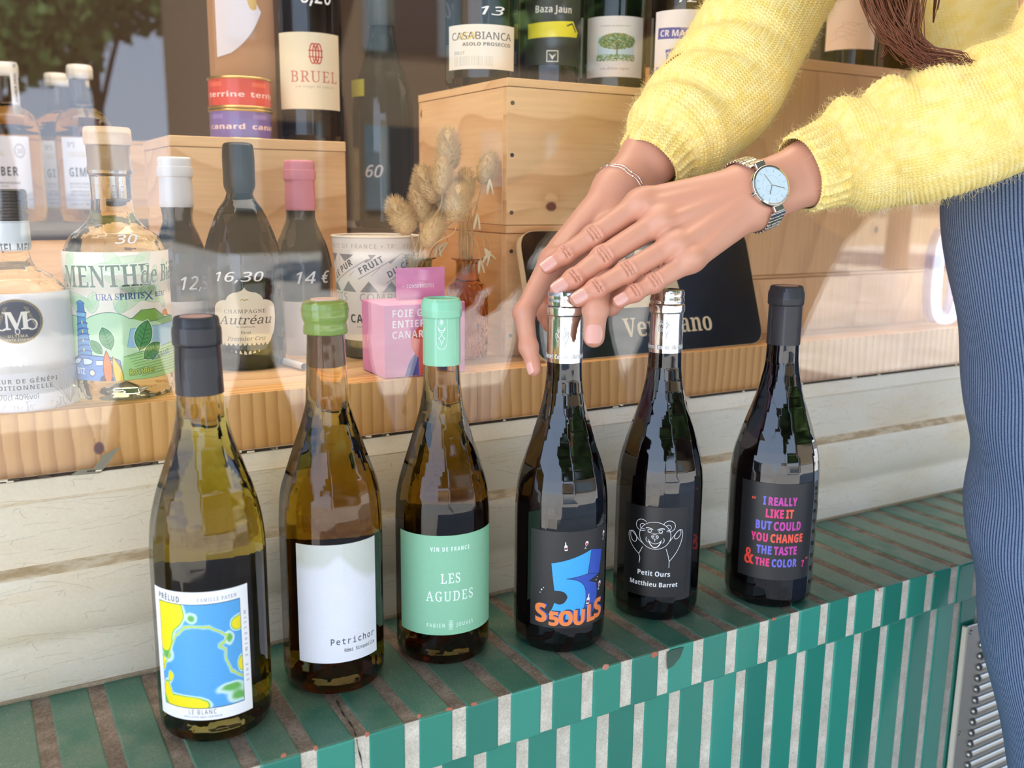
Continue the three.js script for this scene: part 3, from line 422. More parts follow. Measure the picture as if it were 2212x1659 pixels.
for (const b of bottles) {
  const [x, z] = b.at, t = thing('wine_bottle', b.label, 'bottle', V(x, 0.0004, z)), a0 = Math.atan2(C.x - x, C.z - z), k = b.r / 0.04, R = Math.PI / 180;
  const side = b.pro.map(([r, y]) => [r * (y > 0.22 ? 1 : k), y]), capLow = heightAt(x, z, b.capY, 0.015, a0);
  const prof = [[0, 0.022], [0.012 * k, 0.019], [0.024 * k, 0.009], [0.0315 * k, 0.001], [0.0345 * k, 0.0], [0.0375 * k, 0.0022], [0.0392 * k, 0.0065], [0.0399 * k, 0.013], [0.04 * k, 0.03], [0.04 * k, 0.07], [0.04 * k, 0.1], ...side, [0.0141, b.h - 0.024], [0.0138, b.h - 0.004], [0.0125, b.h - 0.001], [0, b.h - 0.001]];
  part('glass', lathe(prof, 96), b.glass, t);
  if (b.glass !== darkGlass) part('cork', move(new THREE.CylinderGeometry(0.0102, 0.0102, 0.046, 28), 0, b.h - 0.026, 0), std(0x7a5230, 0.85), t);
  const rAt = (y) => { for (let i = 0; i < side.length - 1; i++) if (y >= side[i][1] && y <= side[i + 1][1]) return lerp(side[i][0], side[i + 1][0], (y - side[i][1]) / (side[i + 1][1] - side[i][1])); return y > 0.2 ? lerp(0.0147, 0.0141, clamp((y - 0.25) / 0.03, 0, 1)) : b.r; };
  const e = 0.0007;
  if (b.cap === 'black' || b.cap === 'mint') {
    const ring = b.ring ? heightAt(x, z, b.ring, 0.015, a0) : b.h - 0.022, m = b.cap === 'black' ? blackCap : mintCap, r0 = rAt(capLow) + e, rt = 0.0144 + e;
    const cap = part('capsule', lathe([[r0 - 0.0006, capLow, 1], [r0, capLow, 1], [lerp(r0, rt, 0.5), lerp(capLow, ring, 0.5)], [rt, ring - 0.0005, 1], [rt + 0.0011, ring + 0.0006], [rt + 0.0013, ring + 0.004], [rt + 0.0012, ring + 0.011], [rt + 0.0002, ring + 0.0135, 1], [rt, b.h - 0.0022], [rt - 0.0008, b.h], [rt - 0.0022, b.h + 0.0004, 1], [rt - 0.003, b.h - 0.0008], [0, b.h - 0.0008]], 64), m, t);
    if (b.cap === 'black') part('cork_end', move(new THREE.CylinderGeometry(0.0108, 0.0108, 0.001, 40), 0, b.h - 0.0002, 0), corkTop, cap).userData.label = 'pale pink cork end in the capsule top';
    else part('emblem', wrap((r0 + rt) / 2 + 0.00035, capLow + 0.012, capLow + 0.045, a0 - 0.42, a0 + 0.42, 12, rt + 0.0006, 2), phys({ map: capEmblemTex, transparent: true, roughness: 0.4 }), cap).userData.label = 'white printed emblem on the capsule';
    part('seam', move(box(0.0006, ring - capLow - 0.001, 0.0005, 0.0002), 0, (ring + capLow) / 2, 0).translate(0, 0, (r0 + rt) / 2 + 0.0001).rotateY(a0 + (b.cap === 'black' ? -0.9 : 0.8)), m, cap);
  } else if (b.cap === 'wax') {
    part('wax_seal', lathe([[rAt(capLow) + 0.0001, capLow, 1], [0.0162, capLow + 0.0006], [0.0164, capLow + 0.005], [0.0158, capLow + 0.0085], [0.0172, capLow + 0.012], [0.0178, capLow + 0.019], [0.0177, b.h - 0.007], [0.0166, b.h - 0.001], [0.014, b.h + 0.001, 1], [0.0115, b.h + 0.0014], [0, b.h + 0.0014]], 64), greenWax, t);
    part('cork_end', move(new THREE.CylinderGeometry(0.0105, 0.011, 0.0012, 40), 0, b.h + 0.0016, 0), std(0xd9b8a6, 0.7), t).userData.label = 'pale cork end with red rim on top';
  } else {
    const r0 = rAt(capLow) + 0.0004, rt = 0.0146, f = part('foil', lathe([[r0 - 0.0004, capLow, 1], [r0, capLow, 1], [lerp(r0, rt, 0.5), lerp(capLow, b.h - 0.03, 0.5)], [rt, b.h - 0.03], [rt, b.h - 0.0205, 1], [rt + 0.0012, b.h - 0.0195], [rt + 0.0015, b.h - 0.016], [rt + 0.0012, b.h - 0.0128], [rt + 0.0002, b.h - 0.0118], [rt + 0.0006, b.h - 0.009], [rt, b.h - 0.006], [rt + 0.0005, b.h - 0.003], [rt - 0.0006, b.h], [rt - 0.003, b.h + 0.0003, 1], [0, b.h - 0.0002]], 72), foil, t);
    part('print', wrap(r0 + 0.0002, capLow + 0.0006, capLow + 0.034, a0 - 2.6, a0 + 2.6, 48, rt + 0.0002, 2), phys({ map: foilTex, transparent: true, roughness: 0.5 }), f).userData.label = 'white printed bear and lettering on the foil';
  }
  const [la, lb, y1, y0] = b.lab, am = a0 + (la + lb) / 2 * R, top = heightAt(x, z, y1, b.r, am), bot = heightAt(x, z, y0, b.r, am);
  part('front_label', wrap(b.r, bot, top, a0 + la * R, a0 + lb * R, 56), paper(b.tex, b.gloss, b.glass === darkGlass ? { clearcoat: 0.12, clearcoatRoughness: 0.3 } : {}), t);
  if (b.back) part('back_label', wrap(b.r, 0.012, b.back, a0 + Math.PI - 1.45, a0 + Math.PI + 1.45, 48), backPaper, t).userData.label = 'plain back label seen through the glass';
  b.group = t;
}
// ------------------------------------------------------------------ things on display behind the glass
const CZ = -0.271;                                               // front face of the big crates
const nailM = std(0x4a4640, 0.4, { metalness: 0.7 });
// a wooden wine crate: front, back, two ends, lid, bottom; the ends butt behind the front board
function crate(label, x0, x1, y0, y1, z1, z0, mat, o = {}) {
  const t = thing('wine_crate', label, 'crate', V((x0 + x1) / 2, y0, (z0 + z1) / 2), 0, o.group), w = x1 - x0, h = y1 - y0, d = z1 - z0, k = 0.009, lid = o.lid ?? 0.008, off = () => [rr(0, 1), rr(0, 1)];
  const bd = (name, g, x, y, z, gr = 'long') => { const [a, b] = off(); return part(name, uvBox(g, 2, a, b, gr), mat, t).position.set(x, y, z); };
  const hb = h - lid - 0.0006, [fu, fv] = o.frontUV || off();
  part('front_board', uvBox(box(w, hb, k, 0.0006), 2, fu, fv, o.grain || 'none'), o.front || mat, t).position.set(0, hb / 2, d / 2 - k / 2);
  bd('back_board', box(w, hb, k, 0.0006), 0, hb / 2, -d / 2 + k / 2, 'none');
  for (const s of [-1, 1]) bd('end_board', box(k, hb, d - 2 * k - 0.0004, 0.0006), s * (w / 2 - k / 2), hb / 2, 0, 'none');
  bd('lid', box(w + 0.001, lid, d + 0.001, 0.0007), 0, h - lid / 2, 0); bd('bottom_board', box(w - 2 * k, 0.006, d - 2 * k, 0.0005), 0, 0.003, 0);
  for (const [nx, ny] of o.nails || []) part('nail', new THREE.CylinderGeometry(0.0021, 0.0021, 0.001, 16).rotateX(Math.PI / 2), nailM, t).position.set(nx, ny, d / 2 + 0.0002);
  return t;
}
{
  const xc = 0.5765, xs = 0.884;
  const w = xs - xc;
  crate('pine wine crate standing on shelf behind the black sign', xc, xs, SH, 0.3503, CZ, -0.485, woodPanel, { nails: [[-w / 2 + 0.006, 0.022], [-w / 2 + 0.006, 0.11]], grain: 'none', frontUV: [0.55, 0.1] });
  crate('pine wine crate stacked over the black sign, carrying four dark bottles', xc, xs, 0.3508, 0.496, CZ, -0.485, woodCrate, { nails: [[-w / 2 + 0.0058, 0.121], [-w / 2 + 0.0058, 0.07], [-w / 2 + 0.0058, 0.0125]], frontUV: [0.02, 0.4] });
  crate('low pine crate at the foot of the stack beside the neon tube', xs + 0.002, 1.42, SH, 0.287, CZ - 0.006, -0.47, woodPanel, { grain: 'y', frontUV: [0.3, 0.6], lid: 0.004 });
  crate('tall pine crate on the low crate, carrying a white labelled bottle', xs + 0.002, 1.42, 0.2875, 0.546, CZ - 0.006, -0.47, woodPanel, { grain: 'y', frontUV: [0.8, 0.3], lid: 0.012 });
  crate('small pine crate with a knot carrying the tins, behind the half bottles', 0.292, 0.489, SH, 0.44, -0.5, -0.66, woodCrateB, { frontUV: [0.545, 0.165], lid: 0.011 });
  crate('low pine crate on the back step behind the ginger bottles', -0.05, 0.42, SH + 0.1208, SH + 0.25, -1.15, -1.19, woodCrateB, { lid: 0.006 });
  const tier = thing('display_step', 'low wooden step at the back carrying the ginger bottles', 'display step', V(0.16, SH, -0.86));
  part('front_board', uvBox(move(box(1.06, 0.108, 0.012, 0.0006), 0, 0.054, 0.17), 2, 0.2, 0.6, 'none'), woodCrateB, tier);
  part('top_board', uvBox(move(box(1.06, 0.012, 0.55, 0.0006), 0, 0.1145, -0.1), 2, 0.1, 0.3), std(0x4b4238, 0.6), tier).userData.label = 'dark slate coloured top board';
  for (const s of [-1, 1]) part('end_board', uvBox(move(box(0.012, 0.108, 0.44, 0.0006), s * 0.52, 0.054, -0.06), 2, 0.2, 0.6, 'none'), woodCrateB, tier);
}
const inGlass = phys({ color: 0x0d0f09, roughness: 0.04, ior: 1.5 }), brownGlass = phys({ color: 0x140c07, roughness: 0.05, ior: 1.5 }), greyGlass = phys({ color: 0x2b2e28, roughness: 0.05, ior: 1.5 });
const chalk = (s, w = 256, h = 128) => phys({ transparent: true, roughness: 0.6, map: canvasTex(w, h, (g) => { g.clearRect(0, 0, w, h); txt(g, s, w / 2, h * 0.75, h * 0.72, { italic: true, color: '#f4f4f2', align: 'center', space: 3 }); txt(g, s, w / 2 + 2, h * 0.75 + 1, h * 0.72, { italic: true, color: '#f4f4f2', align: 'center', space: 3 }); }) });
const burg = (R, h) => { const k = h / 0.3; return [[0, 0.016 * k], [R * 0.6, 0.008], [R * 0.82, 0.0002], [R * 0.93, 0.001], [R, 0.009], [R, 0.015], [R, 0.05], [R, 0.09 * k], [R, 0.128 * k], [R * 0.97, 0.145 * k], [R * 0.85, 0.168 * k], [R * 0.66, 0.19 * k], [R * 0.49, 0.212 * k], [0.0158, 0.235 * k], [0.0146, 0.26 * k], [0.014, h - 0.002, 1], [0, h]]; };
const bord = (R, h) => { const k = h / 0.3; return [[0, 0.016 * k], [R * 0.6, 0.008], [R * 0.82, 0.0002], [R * 0.93, 0.001], [R, 0.009], [R, 0.015], [R, 0.05], [R, 0.1 * k], [R, 0.15 * k], [R, 0.178 * k], [R * 0.97, 0.193 * k], [R * 0.82, 0.206 * k], [R * 0.58, 0.217 * k], [0.0165, 0.229 * k], [0.0148, 0.25 * k], [0.014, h - 0.002, 1], [0, h]]; };
const capLathe = (y0, y1, r = 0.0154) => lathe([[r - 0.0004, y0, 1], [r, y0 + 0.0002], [r - 0.0005, lerp(y0, y1, 0.6), 1], [r + 0.0008, lerp(y0, y1, 0.62)], [r + 0.0008, lerp(y0, y1, 0.8)], [r, lerp(y0, y1, 0.82), 1], [r - 0.0003, y1 - 0.001], [r - 0.0015, y1 + 0.0003, 1], [0, y1 + 0.0003]], 40);
const face = (p) => Math.atan2(C.x - p.x, C.z - p.z);
function displayBottle(label, p, R, h, shape, glass, parts, group) {
  const t = thing('display_bottle', label, 'bottle', p, 0, group), a = face(p); part('glass', lathe(shape(R, h), 56), glass, t);
  for (const q of parts) {
    if (q.foilTop) part('foil_top', lathe(q.foilTop, 40), q.m, t);
    else if (q.cap) part('capsule', capLathe(q.cap[0], h, q.r || 0.0156), q.m, t);
    else { const g = part(q.name || 'label', wrap(q.R || R, q.y[0], q.y[1], a + q.a[0], a + q.a[1], 32, q.R2 || q.R || R, 3, q.lift || 0.0005), q.m, t); if (q.l) g.userData.label = q.l; }
  }
  return t;
}
const yF = (p, R, py) => heightAt(p.x, p.z, py, R, face(p)) - p.y;       // height on a bottle's near side that shows at a pixel row

// half bottles in a row on the shelf
{
  const half = (px, topY, z, R, sh, glass, label, build) => { const q = onZ(px, 600, z), p = V(q.x, SH, z), h = heightAt(p.x, p.z, topY) - SH; return displayBottle(label, p, R, h, sh, glass, build(p, h, R), 'half bottles in front of the small crate'); };
  const wl = std(0xe9e4e4, 0.6);
  half(391, 340, -0.388, 0.0285, burg, inGlass, 'half bottle with white capsule beside the mint liqueur', (p, h, R) => [{ cap: [yF(p, 0.015, 448)], m: std(0xdedede, 0.5) }, { y: [yF(p, R, 770), yF(p, R, 652)], a: [-0.9, 0.95], m: wl }, { name: 'price', l: 'handwritten price 12,50', y: [yF(p, R, 640), yF(p, R, 585)], a: [-0.2, 1.45], m: chalk('12,50') }]);
  half(526, 309, -0.345, 0.038, (R, h) => [[0, 0.012], [R * 0.8, 0.0002], [R * 0.93, 0.001], [R, 0.009], [R, 0.05], [R, 0.09], [R * 0.95, 0.108], [R * 0.8, 0.128], [R * 0.56, 0.15], [0.0135, 0.162], [0.0112, 0.172], [0.011, h - 0.03], [0.011, h - 0.01, 1], [0, h - 0.009]], inGlass, 'champagne half bottle with black foil top and scalloped cream label', (p, h, R) => {
    const shield = canvasTex(384, 480, (g, w, H2) => {
      g.clearRect(0, 0, w, H2); pen(g, [[192, 6], [200, 40, 250, 44], [290, 60, 300, 96], [360, 96, 376, 150], [384, 300, 350, 350], [320, 460, 192, 474], [64, 460, 34, 350], [0, 300, 8, 150], [24, 96, 84, 96], [94, 60, 134, 44], [184, 40, 192, 6]], null, 0, '#ece4cc');
      txt(g, '❦', 192, 112, 40, { color: '#b08a3a', align: 'center' }); pen(g, [[172, 96], [182, 86, 192, 100], [202, 86, 212, 96]], '#b08a3a', 5); txt(g, 'CHAMPAGNE', 192, 186, 34, { font: 'serif', color: '#4a4640', align: 'center', space: 3 }); txt(g, 'Autréau', 192, 262, 80, { font: 'serif', italic: true, color: '#4a4640', align: 'center' }); txt(g, 'DE CHAMPILLON', 192, 286, 14, { color: '#6a6458', align: 'center' });
      txt(g, 'Brut', 192, 330, 28, { font: 'serif', color: '#5a554c', align: 'center' }); txt(g, 'Premier Cru', 192, 376, 38, { font: 'serif', italic: true, color: '#5a554c', align: 'center' }); txt(g, '70e 12.5vol', 192, 430, 20, { color: '#7a746a', align: 'center' });
    });
    return [{ foilTop: [[0.0138, yF(p, 0.014, 470)], [0.0122, yF(p, 0.012, 440)], [0.0116, h - 0.05], [0.0128, h - 0.045], [0.0146, h - 0.040], [0.0148, h - 0.03], [0.0146, h - 0.008], [0.0132, h - 0.001], [0.009, h + 0.0005, 1], [0, h + 0.0005]], m: phys({ color: 0x1a1c1c, roughness: 0.4 }) }, { y: [yF(p, R, 768), yF(p, R, 618)], a: [-0.82, 0.82], m: phys({ map: shield, transparent: true, roughness: 0.6 }) }, { name: 'price', l: 'handwritten price 16,30', y: [yF(p, R, 618), yF(p, R, 578)], a: [-0.85, 0.5], m: chalk('16,30') }];
  });
  half(654, 347, -0.40, 0.031, burg, greyGlass, 'half bottle with pink capsule beside the champagne', (p, h, R) => [{ cap: [yF(p, 0.015, 455)], m: std(0xd98e96, 0.6) }, { y: [yF(p, R, 768), yF(p, R, 652)], a: [-1.2, 0.8], m: wl }, { name: 'price', l: 'handwritten price in euros', y: [yF(p, R, 625), yF(p, R, 575)], a: [-0.6, 1.2], m: chalk('14 €') }]);
}
// bottles on the big crates
{
  const put = (px, z, y, R, h, sh, glass, label, build) => { const q = onZ(px, 120, z), p = V(q.x, y + 0.0003, z); return displayBottle(label, p, R, h, sh, glass, build(p, R), 'bottles on the stacked crates'); };
  put(1041, -0.395, 0.496, 0.041, 0.3, bord, inGlass, 'dark sparkling wine bottle with cream and gold label on crate corner', (p, R) => [{ y: [yF(p, R, 149), yF(p, R, 52)], a: [-1.05, 1.0], m: paper(canvasTex(512, 360, (g, w, h) => { g.fillStyle = '#e9e4d2'; g.fillRect(0, 0, w, h); txt(g, 'CASABIANCA', 256, 120, 82, { color: '#5a564c', align: 'center', sx: 0.92, stroke: '#5a564c', lw: 1 }); txt(g, 'ASA', 96, 120, 82, { color: '#d8bd58', sx: 0.9 }); txt(g, 'ASOLO PROSECCO', 300, 172, 40, { bold: true, color: '#55524a', align: 'center' }); txt(g, 'BRUT', 60, 240, 36, { color: '#8a867a' }); for (let k = 0; k < 8; k++) txt(g, 'vino spumante biologico veneto', 60, 262 + k * 10, 11, { color: '#8a867a', space: 4 }); })) }, { name: 'price', l: 'handwritten price 13', y: [yF(p, R, 40), yF(p, R, 4)], a: [-0.25, 0.65], m: chalk('13', 128, 128) }]);
  put(1190, -0.40, 0.496, 0.037, 0.3, bord, inGlass, 'dark wine bottle with black label and yellow tape stroke', (p, R) => [{ y: [yF(p, R, 140), yF(p, R, -60)], a: [-0.95, 1.0], m: paper(canvasTex(384, 512, (g, w, h) => { g.fillStyle = '#34332f'; g.fillRect(0, 0, w, h); txt(g, 'Baza Jaun', 200, 220, 56, { bold: true, color: '#d8d6cc', align: 'center', sx: 0.9 }); pen(g, [[30, 278], [330, 262], [345, 300, 372, 320], [360, 350], [34, 362], [30, 278]], null, 0, '#e2d930'); pen(g, [[286, 290], [320, 276], [350, 318]], '#34332f', 8); g.fillStyle = '#d8d6cc'; g.fillRect(160, 430, 72, 66); g.fillStyle = '#3a3a36'; g.fillRect(166, 436, 60, 54); pen(g, [[172, 446], [196, 484], [220, 446], [196, 462]], null, 0, '#d8d6cc'); }), 0.5) }]);
  put(1327, -0.40, 0.496, 0.0385, 0.3, bord, inGlass, 'dark wine bottle with a green tree picture on white label', (p, R) => [{ y: [yF(p, R, 166), yF(p, R, 34)], a: [-0.98, 1.0], m: paper(canvasTex(384, 460, (g, w, h) => { g.fillStyle = '#e6e3da'; g.fillRect(0, 0, w, h); g.fillStyle = '#c4dbe0'; g.fillRect(84, 150, 230, 160); for (let k = 0; k < 900; k++) { const a = rr(0, 6.28), r = Math.sqrt(rnd()); oval(g, 205 + Math.cos(a) * r * 112, 190 + Math.sin(a) * r * 60, 5, 4, null, 0, ['#6d8a4c', '#54763c', '#86a05c', '#a9a05a'][k % 4]); } pen(g, [[203, 200], [206, 300]], '#7a5a40', 7); for (let k = 0; k < 300; k++) oval(g, rr(84, 314), rr(290, 338), 5, 3, null, 0, ['#7fa35a', '#5d8a4a', '#a3b06a', '#4f7a68'][k % 4]); txt(g, 'à l’ombre du grand arbre', 192, 78, 15, { font: 'serif', color: '#7a766c', align: 'center' }); txt(g, 'vin d’une vigne', 192, 404, 24, { font: 'serif', italic: true, color: '#8a8578', align: 'center' }); })) }]);
  put(1472, -0.318, 0.496, 0.036, 0.3, bord, inGlass, 'dark wine bottle with blue strips of lettering on white label', (p, R) => [{ y: [yF(p, R, 178), yF(p, R, 20)], a: [-0.98, 1.0], m: paper(canvasTex(384, 480, (g, w, h) => { g.fillStyle = '#e4e2e0'; g.fillRect(0, 0, w, h); for (const [s, x, y, ww, r] of [['CR MANT', 30, 110, 300, 0.05], ['XTRA', 90, 260, 200, -0.14], ['BRUT', 20, 370, 180, 0.03]]) { g.save(); g.translate(x, y); g.rotate(r); g.fillStyle = '#3f47a0'; g.fillRect(0, 0, ww, 74); g.restore(); g.save(); g.translate(x + 14, y + 58); g.rotate(r); txt(g, s, 0, 0, 58, { bold: true, color: '#e8e6e6', sx: 0.9 }); g.restore(); } })) }, { name: 'price', l: 'handwritten price', y: [yF(p, R, 12), yF(p, R, -20)], a: [-0.4, 0.5], m: chalk('12', 128, 128) }]);
  const q = onZ(1838, 60, -0.37), p6 = V(q.x, 0.5463, -0.37); displayBottle('dark wine bottle with plain cream label on the tall crate', p6, 0.038, 0.3, bord, inGlass, [{ y: [yF(p6, 0.038, 106), yF(p6, 0.038, -60)], a: [-0.95, 0.95], m: paper(canvasTex(256, 384, (g, w, h) => { g.fillStyle = '#d9cdbf'; g.fillRect(0, 0, w, h); for (let k = 0; k < 6; k++) { let pts = [[rr(20, 120), 260 + k * 16]]; for (let i = 0; i < 5; i++) pts.push([pts[0][0] + i * 24, 250 + k * 16 + rr(-14, 14)]); pen(g, pts, 'rgba(150,110,90,0.5)', 2); } })) }], 'bottles on the stacked crates');
  const q2 = onZ(1975, 60, -0.375), p7 = V(q2.x, 0.5463, -0.375); displayBottle('brown wine bottle without label on the tall crate behind the hair', p7, 0.038, 0.3, bord, brownGlass, [], 'bottles on the stacked crates');
}
// tins, paper box and red wine on the small crate
{
  const q = onZ(520, 250, -0.585), tin = (label, y, h, tex) => { const t = thing('tin_can', label, 'tin', V(q.x, y, -0.585), 0, 'stacked tins on the small crate'); part('body', lathe([[0.0355, 0.002], [0.0355, h - 0.002]], 56, false), tex, t); for (const yy of [0.0015, h - 0.0015]) part('rim', new THREE.TorusGeometry(0.0355, 0.0016, 8, 56).rotateX(Math.PI / 2).translate(0, yy, 0), std(0xc8b070, 0.3, { metalness: 0.9 }), t); for (const yy of [0.002, h - 0.003]) part('end', move(new THREE.CylinderGeometry(0.0352, 0.0352, 0.001, 40), 0, yy, 0), std(0xc8b070, 0.3, { metalness: 0.9 }), t); };
  const band = (c1, c2, s) => phys({ roughness: 0.35, map: canvasTex(512, 128, (g, w, h) => { g.fillStyle = c1; g.fillRect(0, 0, w, h); g.fillStyle = c2; for (let k = 0; k < 4; k++) { g.fillRect(k * 128 + 12, 18, 46, 20); txt(g, s, k * 128 + 64, 86, 34, { bold: true, color: '#f6d8d0', align: 'center' }); } }) });
  const hh = 0.0355; tin('purple tin can under the red tin', 0.4404, hh, band('#7d6cae', '#9482c4', 'canard')); tin('red tin can stacked on the purple tin', 0.4408 + hh, hh, band('#d84a40', '#ea6a50', 'terrine'));
  const pb = onZ(668, 150, -0.6); displayBottle('large dark wine bottle with cream label and red barrel crest', V(pb.x, 0.4403, -0.6), 0.0405, 0.3, bord, brownGlass, [{ y: [0.04, 0.128], a: [-1.0, 1.05], m: paper(canvasTex(512, 512, (g, w, h) => { g.fillStyle = '#e4d8b8'; g.fillRect(0, 0, w, h); for (let k = 0; k < 3; k++) { oval(g, 300 + (k - 1) * 22, 140, 22, 66, '#b8402e', 9); } pen(g, [[250, 120], [350, 120]], '#b8402e', 8); pen(g, [[250, 162], [350, 162]], '#b8402e', 8); txt(g, 'BRUEL', 292, 330, 104, { font: 'serif', color: '#c06a58', align: 'center', space: 8 }); txt(g, 'vin rouge de cahors', 292, 368, 22, { font: 'serif', color: '#a08a70', align: 'center', space: 5 }); })) }, { name: 'price', l: 'handwritten price 8,20', y: [0.152, 0.188], a: [-0.4, 0.9], R: 0.0405, m: chalk('8,20') }]);
  const bg = thing('paper_box', 'tall kraft paper box with white splash print behind the tins', 'box', V(0.41, 0.4403, -0.635)); part('carton', uvBox(move(box(0.075, 0.24, 0.03, 0.001), 0, 0.12, 0), 1), std(0xb88a64, 0.8), bg);
  part('print', move(new THREE.PlaneGeometry(0.07, 0.2), 0, 0.13, 0.0156), phys({ transparent: true, roughness: 0.8, map: canvasTex(256, 640, (g, w, h) => { g.clearRect(0, 0, w, h); pen(g, [[0, 0], [170, 0], [140, 160, 200, 240], [160, 340, 60, 400], [0, 420], [0, 0]], null, 0, '#e6e0e6'); pen(g, [[150, 130], [190, 170, 180, 230], [150, 250, 140, 200]], null, 0, '#d8b060'); txt(g, 'terrine artisanale', 70, 500, 20, { font: 'serif', color: '#6a4a34' }); }) }), bg);
}
// tall dark bottle with 60 on the step, and a yellow price tag
{
  const q = at(828, 300, 1.28), p = V(q.x, SH + 0.1212, q.z), t = displayBottle('tall dark wine bottle on the back step with yellow price tag', p, 0.0405, 0.335, burg, greyGlass, [{ cap: [0.262], m: std(0x4a4c44, 0.5), r: 0.0175 }, { name: 'price', l: 'handwritten price 60', y: [yF(p, 0.0405, 395), yF(p, 0.0405, 345)], a: [-0.75, 0.0], m: chalk('60', 128, 128) }, { name: 'price_tag', l: 'yellow price tag', y: [yF(p, 0.04, 207), yF(p, 0.04, 170)], a: [-1.45, -0.62], m: std(0xd9d24a, 0.6) }]);
}
// ginger bottles on the step: clear glass, pale gold drink, white caps
{
  const liquor = phys({ color: 0xffffff, roughness: 0.02, transmission: 1, thickness: 0.08, ior: 1.38, attenuationColor: new THREE.Color().setRGB(0.62, 0.46, 0.18), attenuationDistance: 0.06 });
  const capM = std(0xe9e4da, 0.5), gTex = canvasTex(512, 480, (g, w, h) => {
    g.fillStyle = '#e6e5ec'; g.fillRect(0, 0, w, h); txt(g, 'N°1', 60, 66, 46, { font: 'serif', color: '#3c3c40' }); txt(g, 'ORIGINAL', 60, 130, 46, { font: 'serif', color: '#c8b898' }); txt(g, 'GIMBER', 60, 262, 82, { bold: true, color: '#2e2e32', space: 6, sx: 0.95 });
    oval(g, 418, 96, 44, 44, '#505058', 4); txt(g, '10', 418, 112, 42, { font: 'serif', color: '#505058', align: 'center' }); oval(g, 418, 96, 33, 33, '#85858c', 2);
    ['BIOLOGISCH GEMBERCONCENTRAAT', 'MET CITROEN EN KRUIDEN', 'CONCENTRÉ DE GINGEMBRE BIO', 'AVEC CITRON ET HERBES'].forEach((s, k) => txt(g, s, 60, 316 + k * 22 + (k > 1 ? 8 : 0), 18, { color: '#55555a', space: 1, bold: k % 2 === 0 })); g.fillStyle = '#707078'; g.fillRect(0, 418, w, 2); txt(g, 'Low in cal* - 0% alcohol', 60, 454, 22, { font: 'serif', color: '#55555a' });
  });
  const R = 0.0405, h = 0.226, prof = [[0, 0.008], [R * 0.8, 0.0002], [R * 0.94, 0.002], [R, 0.01], [R, 0.06], [R, 0.125], [R * 0.97, 0.14], [R * 0.8, 0.155], [R * 0.55, 0.163], [0.0165, 0.17], [0.0158, 0.18], [0.0155, h - 0.014, 1], [0, h - 0.014]];
  [[32, 1.40, 'ginger drink bottle with a paper strip over its white cap', 1], [140, 1.52, 'ginger drink bottle standing back between two others', 0], [190, 1.42, 'ginger drink bottle behind the wooden stopper', 0]].forEach(([px, d, label, strip]) => {
    const q = at(px, 400, d), p = V(q.x, SH + 0.1208, q.z), t = thing('ginger_bottle', label, 'bottle', p, 0, 'ginger bottles on the back step'), a = face(p);
    part('glass', lathe(prof, 56), liquor, t); part('cap', lathe([[0.0168, h - 0.02, 1], [0.0175, h - 0.0195], [0.0175, h - 0.002], [0.016, h, 1], [0, h]], 40), capM, t); part('label', wrap(R, 0.02, 0.122, a - 0.95 + (strip ? -0.35 : 0.1), a + 0.95 + (strip ? -0.35 : 0.1), 32), paper(gTex, 0.6), t);
    if (strip) part('paper_strip', wrap(0.0178, h - 0.076, h + 0.0005, a + 0.35, a + 1.15, 8), paper(canvasTex(64, 384, (g, w, H2) => { g.fillStyle = '#e8e6ea'; g.fillRect(0, 0, w, H2); txt(g, 'GIMBER ORIGINAL', 44, 280, 30, { bold: true, color: '#4a4a50', rot: -Math.PI / 2 }); txt(g, '|', 44, 330, 30, { color: '#4a4a50', rot: -Math.PI / 2 }); })), t).userData.label = 'white paper strip over the cap';
  });
}
